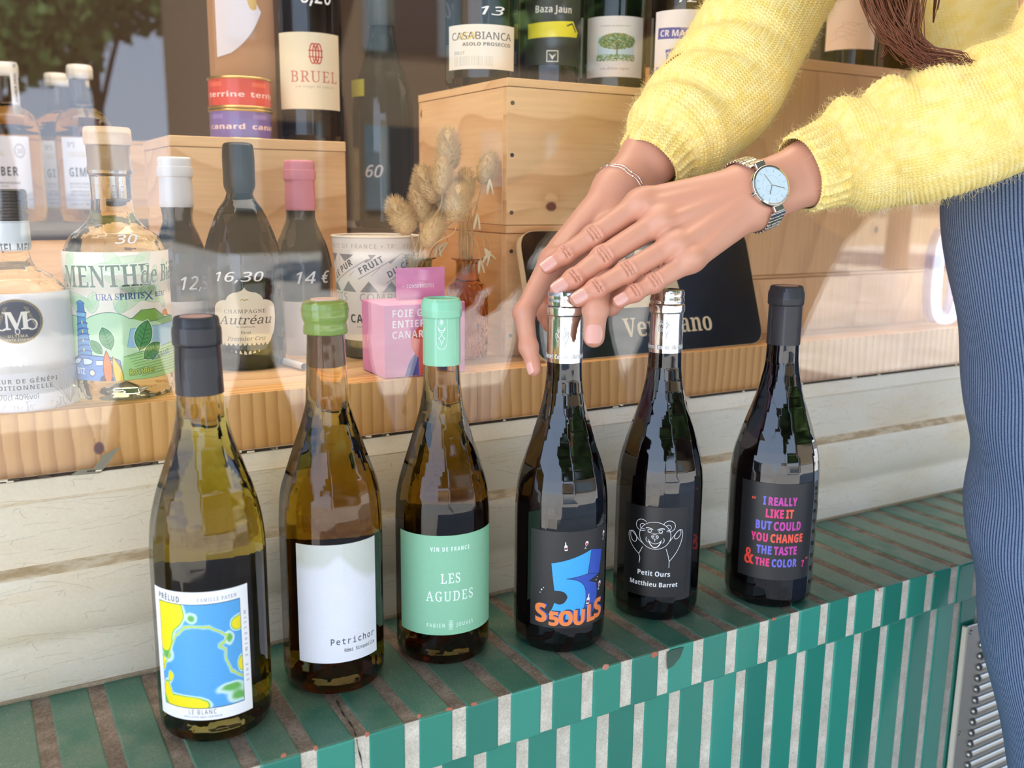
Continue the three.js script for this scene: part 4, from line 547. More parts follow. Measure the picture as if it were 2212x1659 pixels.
// mint liqueur
{
  const q = onZ(260, 700, -0.2535), p = V(q.x, SH + 0.0003, -0.2535), t = thing('liqueur_bottle', 'clear mint liqueur bottle with wooden stopper and green picture label', 'bottle', p), R = 0.0405, a = face(p), top = heightAt(p.x, p.z, 276) - SH, hn = heightAt(p.x, p.z, 314) - SH, sh = heightAt(p.x, p.z, 488) - SH;
  const clear = phys({ color: 0xffffff, roughness: 0.01, transmission: 1, thickness: 0.08, ior: 1.36, attenuationColor: new THREE.Color().setRGB(0.68, 0.80, 0.60), attenuationDistance: 0.11 });
  part('glass', lathe([[0, 0.012], [R * 0.75, 0.0002], [R * 0.92, 0.001], [R * 0.985, 0.006], [R, 0.014], [R, 0.06], [R, sh - 0.03], [R * 0.96, sh - 0.019], [R * 0.82, sh - 0.008], [R * 0.6, sh - 0.001], [0.0185, sh + 0.006], [0.0162, sh + 0.014], [0.0158, hn - 0.024, 1], [0.0172, hn - 0.022], [0.0172, hn - 0.018], [0.0166, hn - 0.016], [0.0168, hn - 0.001, 1], [0, hn - 0.001]], 72), clear, t);
  part('stopper', lathe([[0.016, hn - 0.0008, 1], [0.0176, hn], [0.0177, top - 0.0016], [0.0168, top, 1], [0, top]], 48), std(0xffffff, 0.7, { map: woodTex({ w: 256, h: 128, rings: 5, base: [224, 190, 148], dark: [206, 168, 124] }) }), t);
  part('stopper_cork', lathe([[0.0, hn - 0.02], [0.0145, hn - 0.02], [0.0150, hn - 0.001]], 32, false), std(0xc9a36e, 0.8), t);
  const lt = yF(p, R, 545), lb = yF(p, R, 822);
  const art = canvasTex(768, 640, (g, w, h) => {
    g.fillStyle = '#efe6d4'; g.fillRect(0, 0, w, h);
    for (let k = 0; k < 26; k++) { g.save(); g.translate(rr(0, w), rr(0, 260)); g.rotate(rr(0, 6)); oval(g, 0, 0, rr(40, 90), rr(18, 36), '#9cc49a', 2, 'rgba(176,214,166,0.55)'); g.restore(); }
    pen(g, [[0, 330], [120, 300, 200, 330], [330, 260, 420, 330], [520, 300, 768, 350], [768, 640], [0, 640]], '#3e6b54', 3, '#bfe0b4'); pen(g, [[430, 330], [480, 290], [560, 288], [640, 345], [500, 352]], '#3e6b54', 3, '#7fae4a'); pen(g, [[560, 350], [660, 326, 768, 350], [768, 372], [600, 372]], '#3e6b54', 3, '#86b452'); oval(g, 640, 330, 26, 30, '#b86a2c', 3, '#f0a040', 0, 3.14, 6.28);
    pen(g, [[420, 380], [560, 372, 768, 372], [768, 470], [560, 500, 400, 470], [420, 380]], '#4d7fa0', 2, '#9cc6dc'); pen(g, [[380, 520], [560, 470, 768, 480], [768, 640], [360, 640]], '#3e7a44', 3, '#a9d68e'); for (let k = 0; k < 9; k++) pen(g, [[400 + k * 8, 520 + k * 13], [580, 490 + k * 14, 768, 500 + k * 15]], '#5b9b54', 3);
    pen(g, [[0, 380], [60, 360, 80, 420], [90, 520, 40, 560], [0, 560]], '#4a6b50', 3, '#d6ead0'); pen(g, [[30, 400], [70, 390, 80, 450], [60, 520, 70, 600]], '#4a7a54', 8);
    txt(g, 'MENTHE', 62, 176, 150, { font: 'serif', bold: true, color: '#23583a', sx: 0.72, stroke: '#e2f0d8', lw: 8, rot: -0.02 }); txt(g, 'de Bière', 482, 160, 120, { font: 'serif', italic: true, bold: true, color: '#23583a', sx: 0.72, stroke: '#e2f0d8', lw: 7, rot: -0.04 }); txt(g, 'La', 0, 190, 90, { font: 'serif', bold: true, color: '#23583a', sx: 0.5 });
    txt(g, 'URA SPIRITS', 262, 236, 44, { bold: true, font: 'serif', color: '#2c458c', rot: -0.02, sx: 0.86 }); pen(g, [[506, 200], [548, 240]], '#2c458c', 6); pen(g, [[548, 198], [508, 240]], '#2c458c', 6); txt(g, 'BIÈRE', 566, 228, 34, { bold: true, color: '#2c458c', sx: 0.8 });
    pen(g, [[130, 520], [146, 320], [196, 320], [222, 520]], '#274a80', 4, '#5f96c4'); pen(g, [[140, 296], [204, 296], [200, 320], [144, 320]], '#274a80', 4, '#86bcd8'); pen(g, [[150, 252], [192, 252], [196, 296], [146, 296]], '#274a80', 4, '#4d7fb4'); pen(g, [[146, 252], [170, 226, 198, 252]], '#274a80', 4, '#5f96c4'); for (let k = 0; k < 6; k++) pen(g, [[140 - k * 2, 360 + k * 28], [176, 340 + k * 28, 206 + k * 3, 350 + k * 28]], '#2f5f9c', 7); for (let k = 0; k < 4; k++) oval(g, 174, 346 + k * 46, 5, 9, null, 0, '#f0d060');
    const lf = (x, y, s, r) => { g.save(); g.translate(x, y); g.rotate(r); g.scale(s, s); const P2 = [[0, -60], [44, -30, 34, 20], [22, 50, 0, 62], [-22, 50, -34, 20], [-44, -30, 0, -60]]; pen(g, P2, '#e8f4e0', 10); pen(g, P2, '#2e6b3a', 4, '#4f9a58'); pen(g, [[0, -56], [0, 66]], '#2e6b3a', 4); for (let k = -1; k < 3; k++) { pen(g, [[0, k * 18], [24, k * 18 - 14]], '#2e6b3a', 3); pen(g, [[0, k * 18], [-24, k * 18 - 14]], '#2e6b3a', 3); } g.restore(); };
    lf(302, 424, 0.95, -0.3); lf(486, 416, 1.25, 0.35); lf(530, 500, 1.0, 0.95); lf(246, 468, 0.7, -0.7);
    pen(g, [[84, 640], [78, 560], [100, 520, 160, 510], [330, 512, 360, 540], [372, 640]], '#26407c', 5, '#6f94cc'); pen(g, [[98, 548], [110, 526, 150, 528], [150, 560, 100, 562], [98, 548]], '#26407c', 4, '#d8e8f4'); pen(g, [[162, 528], [210, 524, 222, 540], [220, 562, 164, 562], [162, 528]], '#26407c', 4, '#d8e8f4'); pen(g, [[240, 536], [330, 536], [334, 560], [240, 562]], '#26407c', 4, '#d8e8f4'); oval(g, 214, 600, 16, 16, '#26407c', 4, '#f2e8d0'); txt(g, 'BTZ', 110, 610, 44, { bold: true, color: '#dfe8f4', sx: 0.8 }); oval(g, 290, 636, 34, 26, '#26407c', 4, '#2c3a5c');
    pen(g, [[286, 640], [262, 560, 296, 486], [332, 560, 312, 640]], '#8a3a18', 4, '#ef7d34'); pen(g, [[332, 640], [318, 580, 326, 516], [376, 580, 372, 640]], '#8a6a18', 4, '#f0c83c'); txt(g, 'LA GRAND', 520, 548, 40, { bold: true, color: '#2c6b8c', rot: -0.12, sx: 0.7 }); txt(g, 'Rotthier', 400, 616, 44, { bold: true, color: '#c8d86a', rot: -0.05, sx: 0.8, stroke: '#2e5b3a', lw: 5 });
  });
  part('label', wrap(R, lb, lt, a - 1.42, a + 1.5, 48), paper(art, 0.45), t);
  part('price', wrap(R, yF(p, R, 535), yF(p, R, 498), a - 0.12, a + 0.5, 12), chalk('30', 160, 128), t).userData.label = 'handwritten price 30';
}
// genepi liqueur at the edge of the pane
{
  const q = onZ(46, 800, -0.2535), p = V(q.x, SH + 0.0003, -0.2535), t = thing('liqueur_bottle', 'white labelled liqueur bottle with black screw cap and round gold emblem', 'bottle', p), R = 0.0415, a = face(p), top = heightAt(p.x, p.z, 409) - SH, capB = heightAt(p.x, p.z, 476) - SH, colB = heightAt(p.x, p.z, 541) - SH, nk = heightAt(p.x, p.z, 575) - SH;
  const clear = phys({ color: 0xffffff, roughness: 0.01, transmission: 1, thickness: 0.08, ior: 1.36, attenuationColor: new THREE.Color().setRGB(0.8, 0.8, 0.62), attenuationDistance: 0.1 });
  part('glass', lathe([[0, 0.012], [R * 0.8, 0.0002], [R * 0.95, 0.002], [R, 0.009], [R, 0.05], [R, nk - 0.035], [R * 0.95, nk - 0.022], [R * 0.75, nk - 0.01], [0.0165, nk], [0.0132, nk + 0.01], [0.0128, capB, 1], [0, capB]], 64), clear, t);
  part('collar', lathe([[0.0134, colB, 1], [0.0146, colB + 0.001], [0.0149, capB - 0.0005, 1], [0.0125, capB]], 40), paper(canvasTex(512, 128, (g, w, h) => { g.fillStyle = '#d4dce0'; g.fillRect(0, 0, w, h); for (const y of [12, 116]) for (let k = 0; k < 64; k++) oval(g, k * 8 + 4, y, 3, 3, '#8a9094', 1); for (let k = 0; k < 3; k++) { txt(g, 'MEUNIER', 20 + k * 171, 78, 36, { bold: true, color: '#2c3034' }); txt(g, 'DEPUIS EN 1809', 24 + k * 171, 100, 13, { bold: true, color: '#2c3034' }); } }), 0.4), t);
  const cap = [[0.0142, capB, 1]]; for (let k = 0; k < 9; k++) { const y = lerp(capB, top - 0.002, (k + 0.2) / 9); cap.push([0.0148 + (k % 2 ? 0.0004 : 0), y], [0.0148 + (k % 2 ? 0.0004 : 0), y + (top - capB) / 14]); } cap.push([0.0146, top - 0.0012], [0.0132, top, 1], [0, top]);
  part('screw_cap', lathe(cap, 48, false), phys({ color: 0x1a1a1c, roughness: 0.3 }), t);
  const y0 = yF(p, R, 893), y1 = yF(p, R, 635);
  part('label', wrap(R, y0, y1, a - 1.3, a + 1.45, 40), paper(canvasTex(700, 620, (g, w, h) => {
    g.fillStyle = '#e6e0dc'; g.fillRect(0, 0, w, h); const cx = 330, cy = 140; oval(g, cx, cy, 112, 112, '#c2a468', 5, '#4a4446'); oval(g, cx, cy, 104, 104, '#c2a468', 2); txt(g, 'M', cx, cy + 42, 128, { font: 'serif', bold: true, color: '#ece2d0', align: 'center' }); for (const s of [-1, 1]) { oval(g, cx + s * 62, cy + 18, 22, 26, '#ece2d0', 7, null, 0, s > 0 ? -2.4 : -0.6, s > 0 ? 2.6 : 4.2); for (let k = 0; k < 7; k++) oval(g, cx + s * (44 + k * 6), cy - 66 + k * 16, 10, 4, '#c2a468', 2, null, s * (0.6 + k * 0.12)); } oval(g, cx, cy + 52, 9, 14, '#ece2d0', 4);
    txt(g, 'ULTIMA', cx, cy + 82, 20, { bold: true, color: '#d8bf88', align: 'center', space: 2 }); txt(g, 'QUINTA ESSENTIA', cx, cy + 99, 15, { bold: true, color: '#d8bf88', align: 'center', space: 1 });
    g.fillStyle = '#efedf0'; g.fillRect(0, 410, w, 210); txt(g, 'LIQUEUR DE GÉNÉPI', 312, 462, 32, { bold: true, color: '#55555a', align: 'center', space: 3 }); txt(g, 'TRADITIONNELLE', 312, 496, 32, { bold: true, color: '#55555a', align: 'center', space: 3 }); txt(g, '70cl 40%vol', 312, 548, 40, { color: '#55555a', align: 'center', sx: 0.8 });
    for (let k = 0; k < 60; k++) { const x = rr(0, w), y = rr(565, 612); pen(g, [[x, y], [x + rr(-8, 8), y - rr(8, 26)], [x + rr(-14, 14), y - rr(10, 30)]], '#b8b4b4', 2); } for (let k = 0; k < 26; k++) { const x = rr(430, 680); pen(g, [[560, 600], [x, rr(430, 520)]], '#c0bcbc', 2); } pen(g, [[500, 560], [500, 590], [470, 606], [470, 618], [530, 618], [530, 606], [516, 590], [516, 560]], '#a8a4a4', 3);
  }), 0.55), t);
}
// cream pot, pink box, pencil
{
  const q = onZ(815, 640, -0.345), p = V(q.x, SH + 0.0003, -0.345), t = thing('cream_pot', 'cream pot with zigzag pattern and black lettering', 'pot', p), top = heightAt(p.x, p.z, 510) - SH, a = face(p), R1 = 0.0455, R0 = 0.037, yb = yF(p, R0, 737);
  part('body', lathe([[0, 0.0006], [R0 - 0.002, 0.0006], [R0, 0.003], [lerp(R0, R1, yb / top), yb]], 56, false), std(0x4a4038, 0.5), t).userData.label = 'dark foot of the pot';
  part('sleeve', (() => { const g = wrap(lerp(R0, R1, yb / top), yb, top, a - Math.PI, a + Math.PI, 72, R1, 2, 0.0002); return g; })(), paper(canvasTex(1024, 384, (g, w, h) => {
    g.fillStyle = '#e6dece'; g.fillRect(0, 0, w, h); txt(g, 'SEL DE NOIRES • PRODUIT OF FRANCE • TRUFFES NOIRES • PRODUCT OF FRANCE', 10, 40, 22, { color: '#b4a898', space: 4 });
    for (let k = 0; k < 12; k++) { const x = k * 88; pen(g, [[x, 62], [x + 70, 62], [x + 35, 96]], null, 0, '#8d8a84'); pen(g, [[x + 4, 200], [x + 40, 160], [x + 76, 200]], null, 0, '#8d8a84'); pen(g, [[x + 84, 64], [x + 84, 110], [x + 50, 140]], '#a8a49c', 2); }
    g.save(); g.translate(512, 128); g.rotate(-0.5); for (const [s, dx, dy] of [['LE PUR', -190, -70], ['FRUIT', -60, -24], ['DU CAUSSE', 30, 40]]) { g.fillStyle = '#e6dece'; g.fillRect(dx - 16, dy - 28, 210, 40); txt(g, s, dx, dy, 34, { bold: true, color: '#55504a', space: 2 }); g.fillStyle = '#9a958c'; g.fillRect(dx - 16, dy + 9, 200, 3); } g.restore();
    txt(g, 'CONCOTS ✦ COMBEL-LA-SERRE', 512, 236, 44, { color: '#a39a8c', align: 'center', space: 4 }); txt(g, 'CAHORS', 486, 316, 44, { bold: true, color: '#3a3632', align: 'center', space: 4 }); g.fillStyle = '#8a847a'; g.fillRect(420, 330, 140, 2); txt(g, '2023', 488, 360, 22, { color: '#8a847a', align: 'center' });
  }), 0.7), t);
  part('rim', new THREE.TorusGeometry(R1, 0.0012, 8, 64).rotateX(Math.PI / 2).translate(0, top, 0), std(0xd9d0bf, 0.6), t); part('lid', move(new THREE.CylinderGeometry(R1 - 0.0006, R1 - 0.0006, 0.002, 48), 0, top - 0.002, 0), std(0xcfc6b4, 0.7), t);
}
{
  const l = onZ(829, 660, -0.211), r = onZ(1005, 655, -0.211), bw = r.x - l.x, bh = 0.0675, bd = 0.056, t = thing('food_box', 'small pink cardboard box with white lettering and raised flap', 'box', V((l.x + r.x) / 2, SH + 0.0003, -0.211 - bd / 2)), pink = std(0xd888b0, 0.6);
  part('carton', move(box(bw, bh, bd, 0.001), 0, bh / 2, 0), pink, t);
  part('front_print', move(new THREE.PlaneGeometry(bw - 0.002, bh - 0.002), 0, bh / 2, bd / 2 + 0.0003), paper(canvasTex(512, 440, (g, w, h) => {
    g.fillStyle = '#dd8ab4'; g.fillRect(0, 0, w, h); pen(g, [[120, 440], [150, 330, 190, 300], [240, 360, 250, 440]], null, 0, '#3a3a90'); pen(g, [[290, 440], [310, 320, 380, 290], [440, 330, 470, 440]], null, 0, '#3a3a90'); pen(g, [[210, 440], [208, 330], [150, 270, 160, 190], [200, 150, 250, 80, 290, 130], [380, 200, 350, 270], [270, 330, 272, 440]], null, 0, '#d8492c');
    ['FOIE GRAS', 'ENTIER DE', 'CANARD'].forEach((s, k) => txt(g, s, 40, 70 + k * 66, 62, { bold: true, color: '#fbf0f4', space: 4, sx: 0.9 }));
  }), 0.5), t);
  part('flap', move(box(bw * 0.62, 0.031, 0.0008, 0.0003), 0.0135, bh + 0.0145, -0.012).rotateX(0), pink, t);
  part('flap_print', move(new THREE.PlaneGeometry(bw * 0.5, 0.0085), 0.0135, bh + 0.0125, -0.0113), phys({ transparent: true, roughness: 0.6, map: canvasTex(384, 64, (g, w, h) => { g.clearRect(0, 0, w, h); txt(g, 'LES', 4, 40, 18, { color: '#fbf0f4', bold: true }); txt(g, 'CONSERVISTES', 50, 46, 40, { bold: true, color: '#fbf0f4', space: 2, sx: 0.9 }); }) }), t);
  part('lid_print', move(new THREE.PlaneGeometry(bw * 0.5, 0.016).rotateX(-Math.PI / 2), -0.003, bh + 0.0003, 0.015), phys({ transparent: true, roughness: 0.6, map: canvasTex(256, 96, (g, w, h) => { g.clearRect(0, 0, w, h); for (let k = 0; k < 4; k++) txt(g, ['cuisiné en France', 'sans colorant', 'ni conservateur', 'poids net 130 g'][k], 4, 22 + k * 22, 20, { color: '#fbf0f4', bold: true }); }) }), t);
}
{
  const a = onY(578, 770, SH + 0.004), b = onY(657, 792, SH + 0.004), pc = thing('pencil', 'white pencil with pink tip lying on the shelf', 'pencil', a), d = b.clone().sub(a);
  part('shaft', taper([V(0, 0, 0), d.clone().multiplyScalar(0.5), d], 0.0034, 6, 10), std(0xdcd8d4, 0.4), pc); part('eraser', taper([d.clone().multiplyScalar(-0.16), d.clone().multiplyScalar(-0.08), V(0, 0, 0)], 0.0032, 4, 10), std(0xc98a8e, 0.7), pc);
}
// black sign with rounded corners leaning on the crate
{
  const w = 0.309, h = 0.138, lean = 0.325, t = thing('plywood_sign', 'black plywood sign with cream lettering leaning on the crate', 'sign', V(0.739, SH + 0.0005, -0.2168)); t.rotation.x = -lean; t.rotation.y = 0;
  const rs = (W2, H2, r) => { const s = new THREE.Shape(), x = -W2 / 2; s.moveTo(x + r, 0); s.lineTo(x + W2 - r, 0); s.quadraticCurveTo(x + W2, 0, x + W2, r); s.lineTo(x + W2, H2 - r); s.quadraticCurveTo(x + W2, H2, x + W2 - r, H2); s.lineTo(x + r, H2); s.quadraticCurveTo(x, H2, x, H2 - r); s.lineTo(x, r); s.quadraticCurveTo(x, 0, x + r, 0); return s; };
  const ply = part('board', new THREE.ExtrudeGeometry(rs(w, h, 0.02), { depth: 0.009, bevelEnabled: false, curveSegments: 8 }).translate(0, 0, -0.009), std(0xd8bd8c, 0.7), t); ply.userData.label = 'pale plywood edge';
  part('painted_face', new THREE.ExtrudeGeometry(rs(w - 0.0016, h - 0.0016, 0.0195), { depth: 0.0004, bevelEnabled: false, curveSegments: 8 }).translate(0, 0.0008, 0.0001), phys({ color: 0x151312, roughness: 0.22 }), t);
  part('lettering', move(new THREE.PlaneGeometry(w * 0.9, h * 0.9), 0, h * 0.5, 0.0008), phys({ transparent: true, roughness: 0.5, map: canvasTex(1024, 460, (g, ww, hh) => { g.clearRect(0, 0, ww, hh); const c = '#d8c49c'; pen(g, [[372, 296], [352, 130], [420, 60], [512, 60], [560, 150], [600, 60], [640, 70], [676, 296], [372, 296]], null, 0, c); pen(g, [[402, 60], [440, 150], [470, 60]], null, 0, '#151312'); pen(g, [[500, 296], [530, 210], [560, 296]], null, 0, '#151312'); txt(g, 'Versa', 352, 414, 108, { font: 'serif', bold: true, color: c, sx: 0.86 }); txt(g, 'vano', 580, 410, 108, { font: 'serif', bold: true, color: c, sx: 0.86 }); }) }), t);
}
// neon letter leaning at the far end
{
  const a = onZ(2052, 600, -0.2225), t = thing('neon_letter', 'white glowing neon tube letter beside the jeans', 'neon letter', V(a.x, SH + 0.0005, -0.2225)), pts = [], hw = 0.026, hh = 0.134;
  for (let k = 0; k < 40; k++) { const u = k / 40 * 2 * Math.PI, cx = Math.cos(u), sy = Math.sin(u); pts.push(V(Math.sign(cx) * Math.pow(Math.abs(cx), 0.62) * hw, hh / 2 + Math.sign(sy) * Math.pow(Math.abs(sy), 0.8) * (hh / 2 - 0.0075) + 0.001, 0)); }
  part('tube', tube(pts, 0.0062, 120, 10, true), std(0xeef2ff, 0.5, { emissive: 0xcfdcff, emissiveIntensity: 0.35 }), t); part('backing', tube(pts.map((q) => V(q.x - 0.004, q.y, -0.012)), 0.0055, 120, 8, true), phys({ color: 0xe9dde6, roughness: 0.1, transmission: 0.7, thickness: 0 }), t);
  const pl = new THREE.PointLight(0xcfdcff, 0.003); pl.position.set(0, hh / 2, 0.012); pl.castShadow = true; t.add(pl);
}
// two small vases with dried grass
{
  const vg = (c, d) => phys({ color: 0xffffff, roughness: 0.03, transmission: 1, thickness: 0.03, ior: 1.3, attenuationColor: S(c), attenuationDistance: d });
  const straw = std(0xcbab74, 0.85), tail = std(0xcfae78, 0.95), pale = std(0xe2d0a4, 0.8);
  const mk = (px, z, neckY, R, mat, label, ribs) => {
    const q = onZ(px, 650, z), p = V(q.x, SH + 0.0003, z), t = thing('bud_vase', label, 'vase', p), hn = heightAt(p.x, p.z, neckY) - SH, sh = hn - 0.026;
    const g = lathe([[0, 0.004], [R * 0.85, 0.0004], [R, 0.006], [R, 0.03], [R, sh - 0.012], [R * 0.9, sh - 0.003], [R * 0.62, sh + 0.003], [0.0125, sh + 0.008], [0.0125, hn - 0.003], [0.0165, hn - 0.001], [0.0165, hn, 1], [0, hn - 0.001]], 60);
    if (ribs) { const a = g.attributes.position; for (let i = 0; i < a.count; i++) { const x = a.getX(i), y = a.getY(i), z2 = a.getZ(i), r = Math.hypot(x, z2); if (r > R * 0.6 && y < sh) { const k = 1 + 0.035 * Math.sin(Math.atan2(z2, x) * 15 + y * 160); a.setX(i, x * k); a.setZ(i, z2 * k); } } g.computeVertexNormals(); }
    part('glass', g, mat, t); return V(p.x, SH + hn, z);
  };
  const n1 = mk(908, -0.288, 556, 0.021, vg(0x9aaa5a, 0.03), 'green glass bud vase holding bunny tail grass'), n2 = mk(1010, -0.286, 558, 0.0205, vg(0xc08a4c, 0.035), 'ribbed amber glass bud vase holding dried oats', true);
  const hairs = (len, rad, n, hair, bias) => { const list = [], M4 = new THREE.Matrix4(), up = V(0, 1, 0), Q = new THREE.Quaternion(); for (let i = 0; i < n; i++) { const u = rr(-0.98, 0.98), a = rr(0, 6.283), s = Math.sqrt(1 - u * u), nrm = V(s * Math.cos(a), u * rad / len + bias, s * Math.sin(a)).normalize(), p = V(s * Math.cos(a) * rad, u * len, s * Math.sin(a) * rad); const c = new THREE.ConeGeometry(0.0003, hair * rr(0.5, 1.3), 3, 1, true); c.translate(0, hair * 0.4, 0); c.applyMatrix4(M4.compose(p, Q.setFromUnitVectors(up, nrm), V(1, 1, 1))); list.push(c); } return merge(list); };
  const tailGeo = [0, 1].map((k) => { const g = new THREE.SphereGeometry(1, 22, 26), a = g.attributes.position; for (let i = 0; i < a.count; i++) { const x = a.getX(i), y = a.getY(i), z = a.getZ(i), n = 1 + 0.1 * (vnoise(x * 9 + 20 + k * 9, y * 9 + z * 7 + 40) - 0.5), tp = 1 - 0.18 * y; a.setXYZ(i, x * n * tp * 0.0088, y * 0.0165, z * n * tp * 0.0088); } g.computeVertexNormals(); return merge([g, hairs(0.0165, 0.0085, 800, 0.0052, 0.6)]); });
  const oatGeo = (() => { const out = []; for (let k = 0; k < 4; k++) { const c = new THREE.SphereGeometry(1, 8, 8).scale(0.0016, 0.0085, 0.0011).translate(0, -0.009, 0).rotateZ((k - 1.5) * 0.3).rotateY(k * 0.9); out.push(c); } return merge(out); })();
  const head = (px, py, tilt, k, from, d0) => { const n = from, z = n.z + d0, c = onZ(px, py, z), t = thing('bunny_tail_stem', 'fluffy cream bunny tail grass in the green vase', 'dried grass', n.clone().add(V(rr(-0.006, 0.006), -0.012, rr(-0.004, 0.004))), 0, 'bunny tails in the green vase'); const d = c.clone().sub(t.position), m = part('seed_head', tailGeo[k % 2], tail, t), dir = V(Math.sin(tilt), Math.cos(tilt), 0); m.position.copy(d); m.rotation.z = -tilt; m.scale.setScalar(rr(1.05, 1.25)); const b = d.clone().addScaledVector(dir, -0.014); part('stem', taper([V(0, 0, 0), V(b.x * 0.35, b.y * 0.5, b.z * 0.5), b.clone().addScaledVector(dir, -0.012), b], (q) => 0.0009 - 0.0003 * q, 16, 6), straw, t); };
  [[968, 325, 0.0, 0, 0.004], [955, 380, 0.02, 1, 0.026], [925, 400, -0.5, 0, 0.008], [908, 440, -0.12, 1, 0.0], [866, 468, -0.5, 0, 0.006], [1003, 405, 0.15, 1, 0.0], [988, 440, 0.1, 0, 0.05], [935, 498, 0.45, 1, 0.016], [950, 440, 0.1, 0, -0.012], [915, 420, -0.3, 1, -0.016]].forEach(([x, y, tl, k, d]) => head(x, y, tl, k, n1, d));
  const q = onZ(1052, 365, n2.z), tb = thing('bunny_tail_stem', 'loose cream bunny tail in the ribbed amber vase', 'dried grass', n2.clone().add(V(0, -0.012, 0))), dd = q.clone().sub(tb.position), mm = part('seed_head', tailGeo[1], tail, tb); mm.position.copy(dd); mm.rotation.z = -0.35; part('stem', taper([V(0, 0, 0), V(dd.x * 0.3, dd.y * 0.5, 0), dd], 0.0007, 14, 6), straw, tb);
  [[1058, 385, 0.3], [1032, 460, 0.2], [1060, 540, -0.2], [1046, 535, 0.9], [1036, 556, 0.4], [945, 520, 0.3], [968, 522, -0.6]].forEach(([x, y, tl], i) => { const nn = i > 4 ? n1 : n2, c = onZ(x, y, nn.z + 0.01), t = thing('oat_stem', i > 4 ? 'dried oat spikelet hanging beside the green vase' : 'dried oat spikelet in the ribbed amber vase', 'dried grass', nn.clone().add(V(rr(-0.006, 0.006), -0.01, 0)), 0, i > 4 ? 'oats in the green vase' : 'oats in the amber vase'), d = c.clone().sub(t.position); const m = part('spikelet', oatGeo, pale, t); m.position.copy(d); m.rotation.z = tl; part('stem', taper([V(0, 0, 0), V(d.x * 0.25, Math.max(d.y, 0.02) * 0.7 + 0.02, 0), V(d.x * 0.8, Math.max(d.y, 0.01) + 0.012, d.z), d], 0.0005, 16, 5), straw, t); });
  for (let i = 0; i < 14; i++) { const t = thing('straw_stem', 'thin dry straw stalk in the ribbed amber vase', 'dried grass', n2.clone().add(V(rr(-0.007, 0.007), -0.015, rr(-0.006, 0.006))), 0, 'straw stalks in the amber vase'); part('stem', taper([V(0, 0, 0), V(rr(-0.005, 0.005), 0.04, rr(-0.004, 0.004)), V(rr(-0.018, 0.022), rr(0.06, 0.1), rr(-0.01, 0.01))], (q2) => 0.0007 * (1 - 0.6 * q2), 12, 5), straw, t); }
}
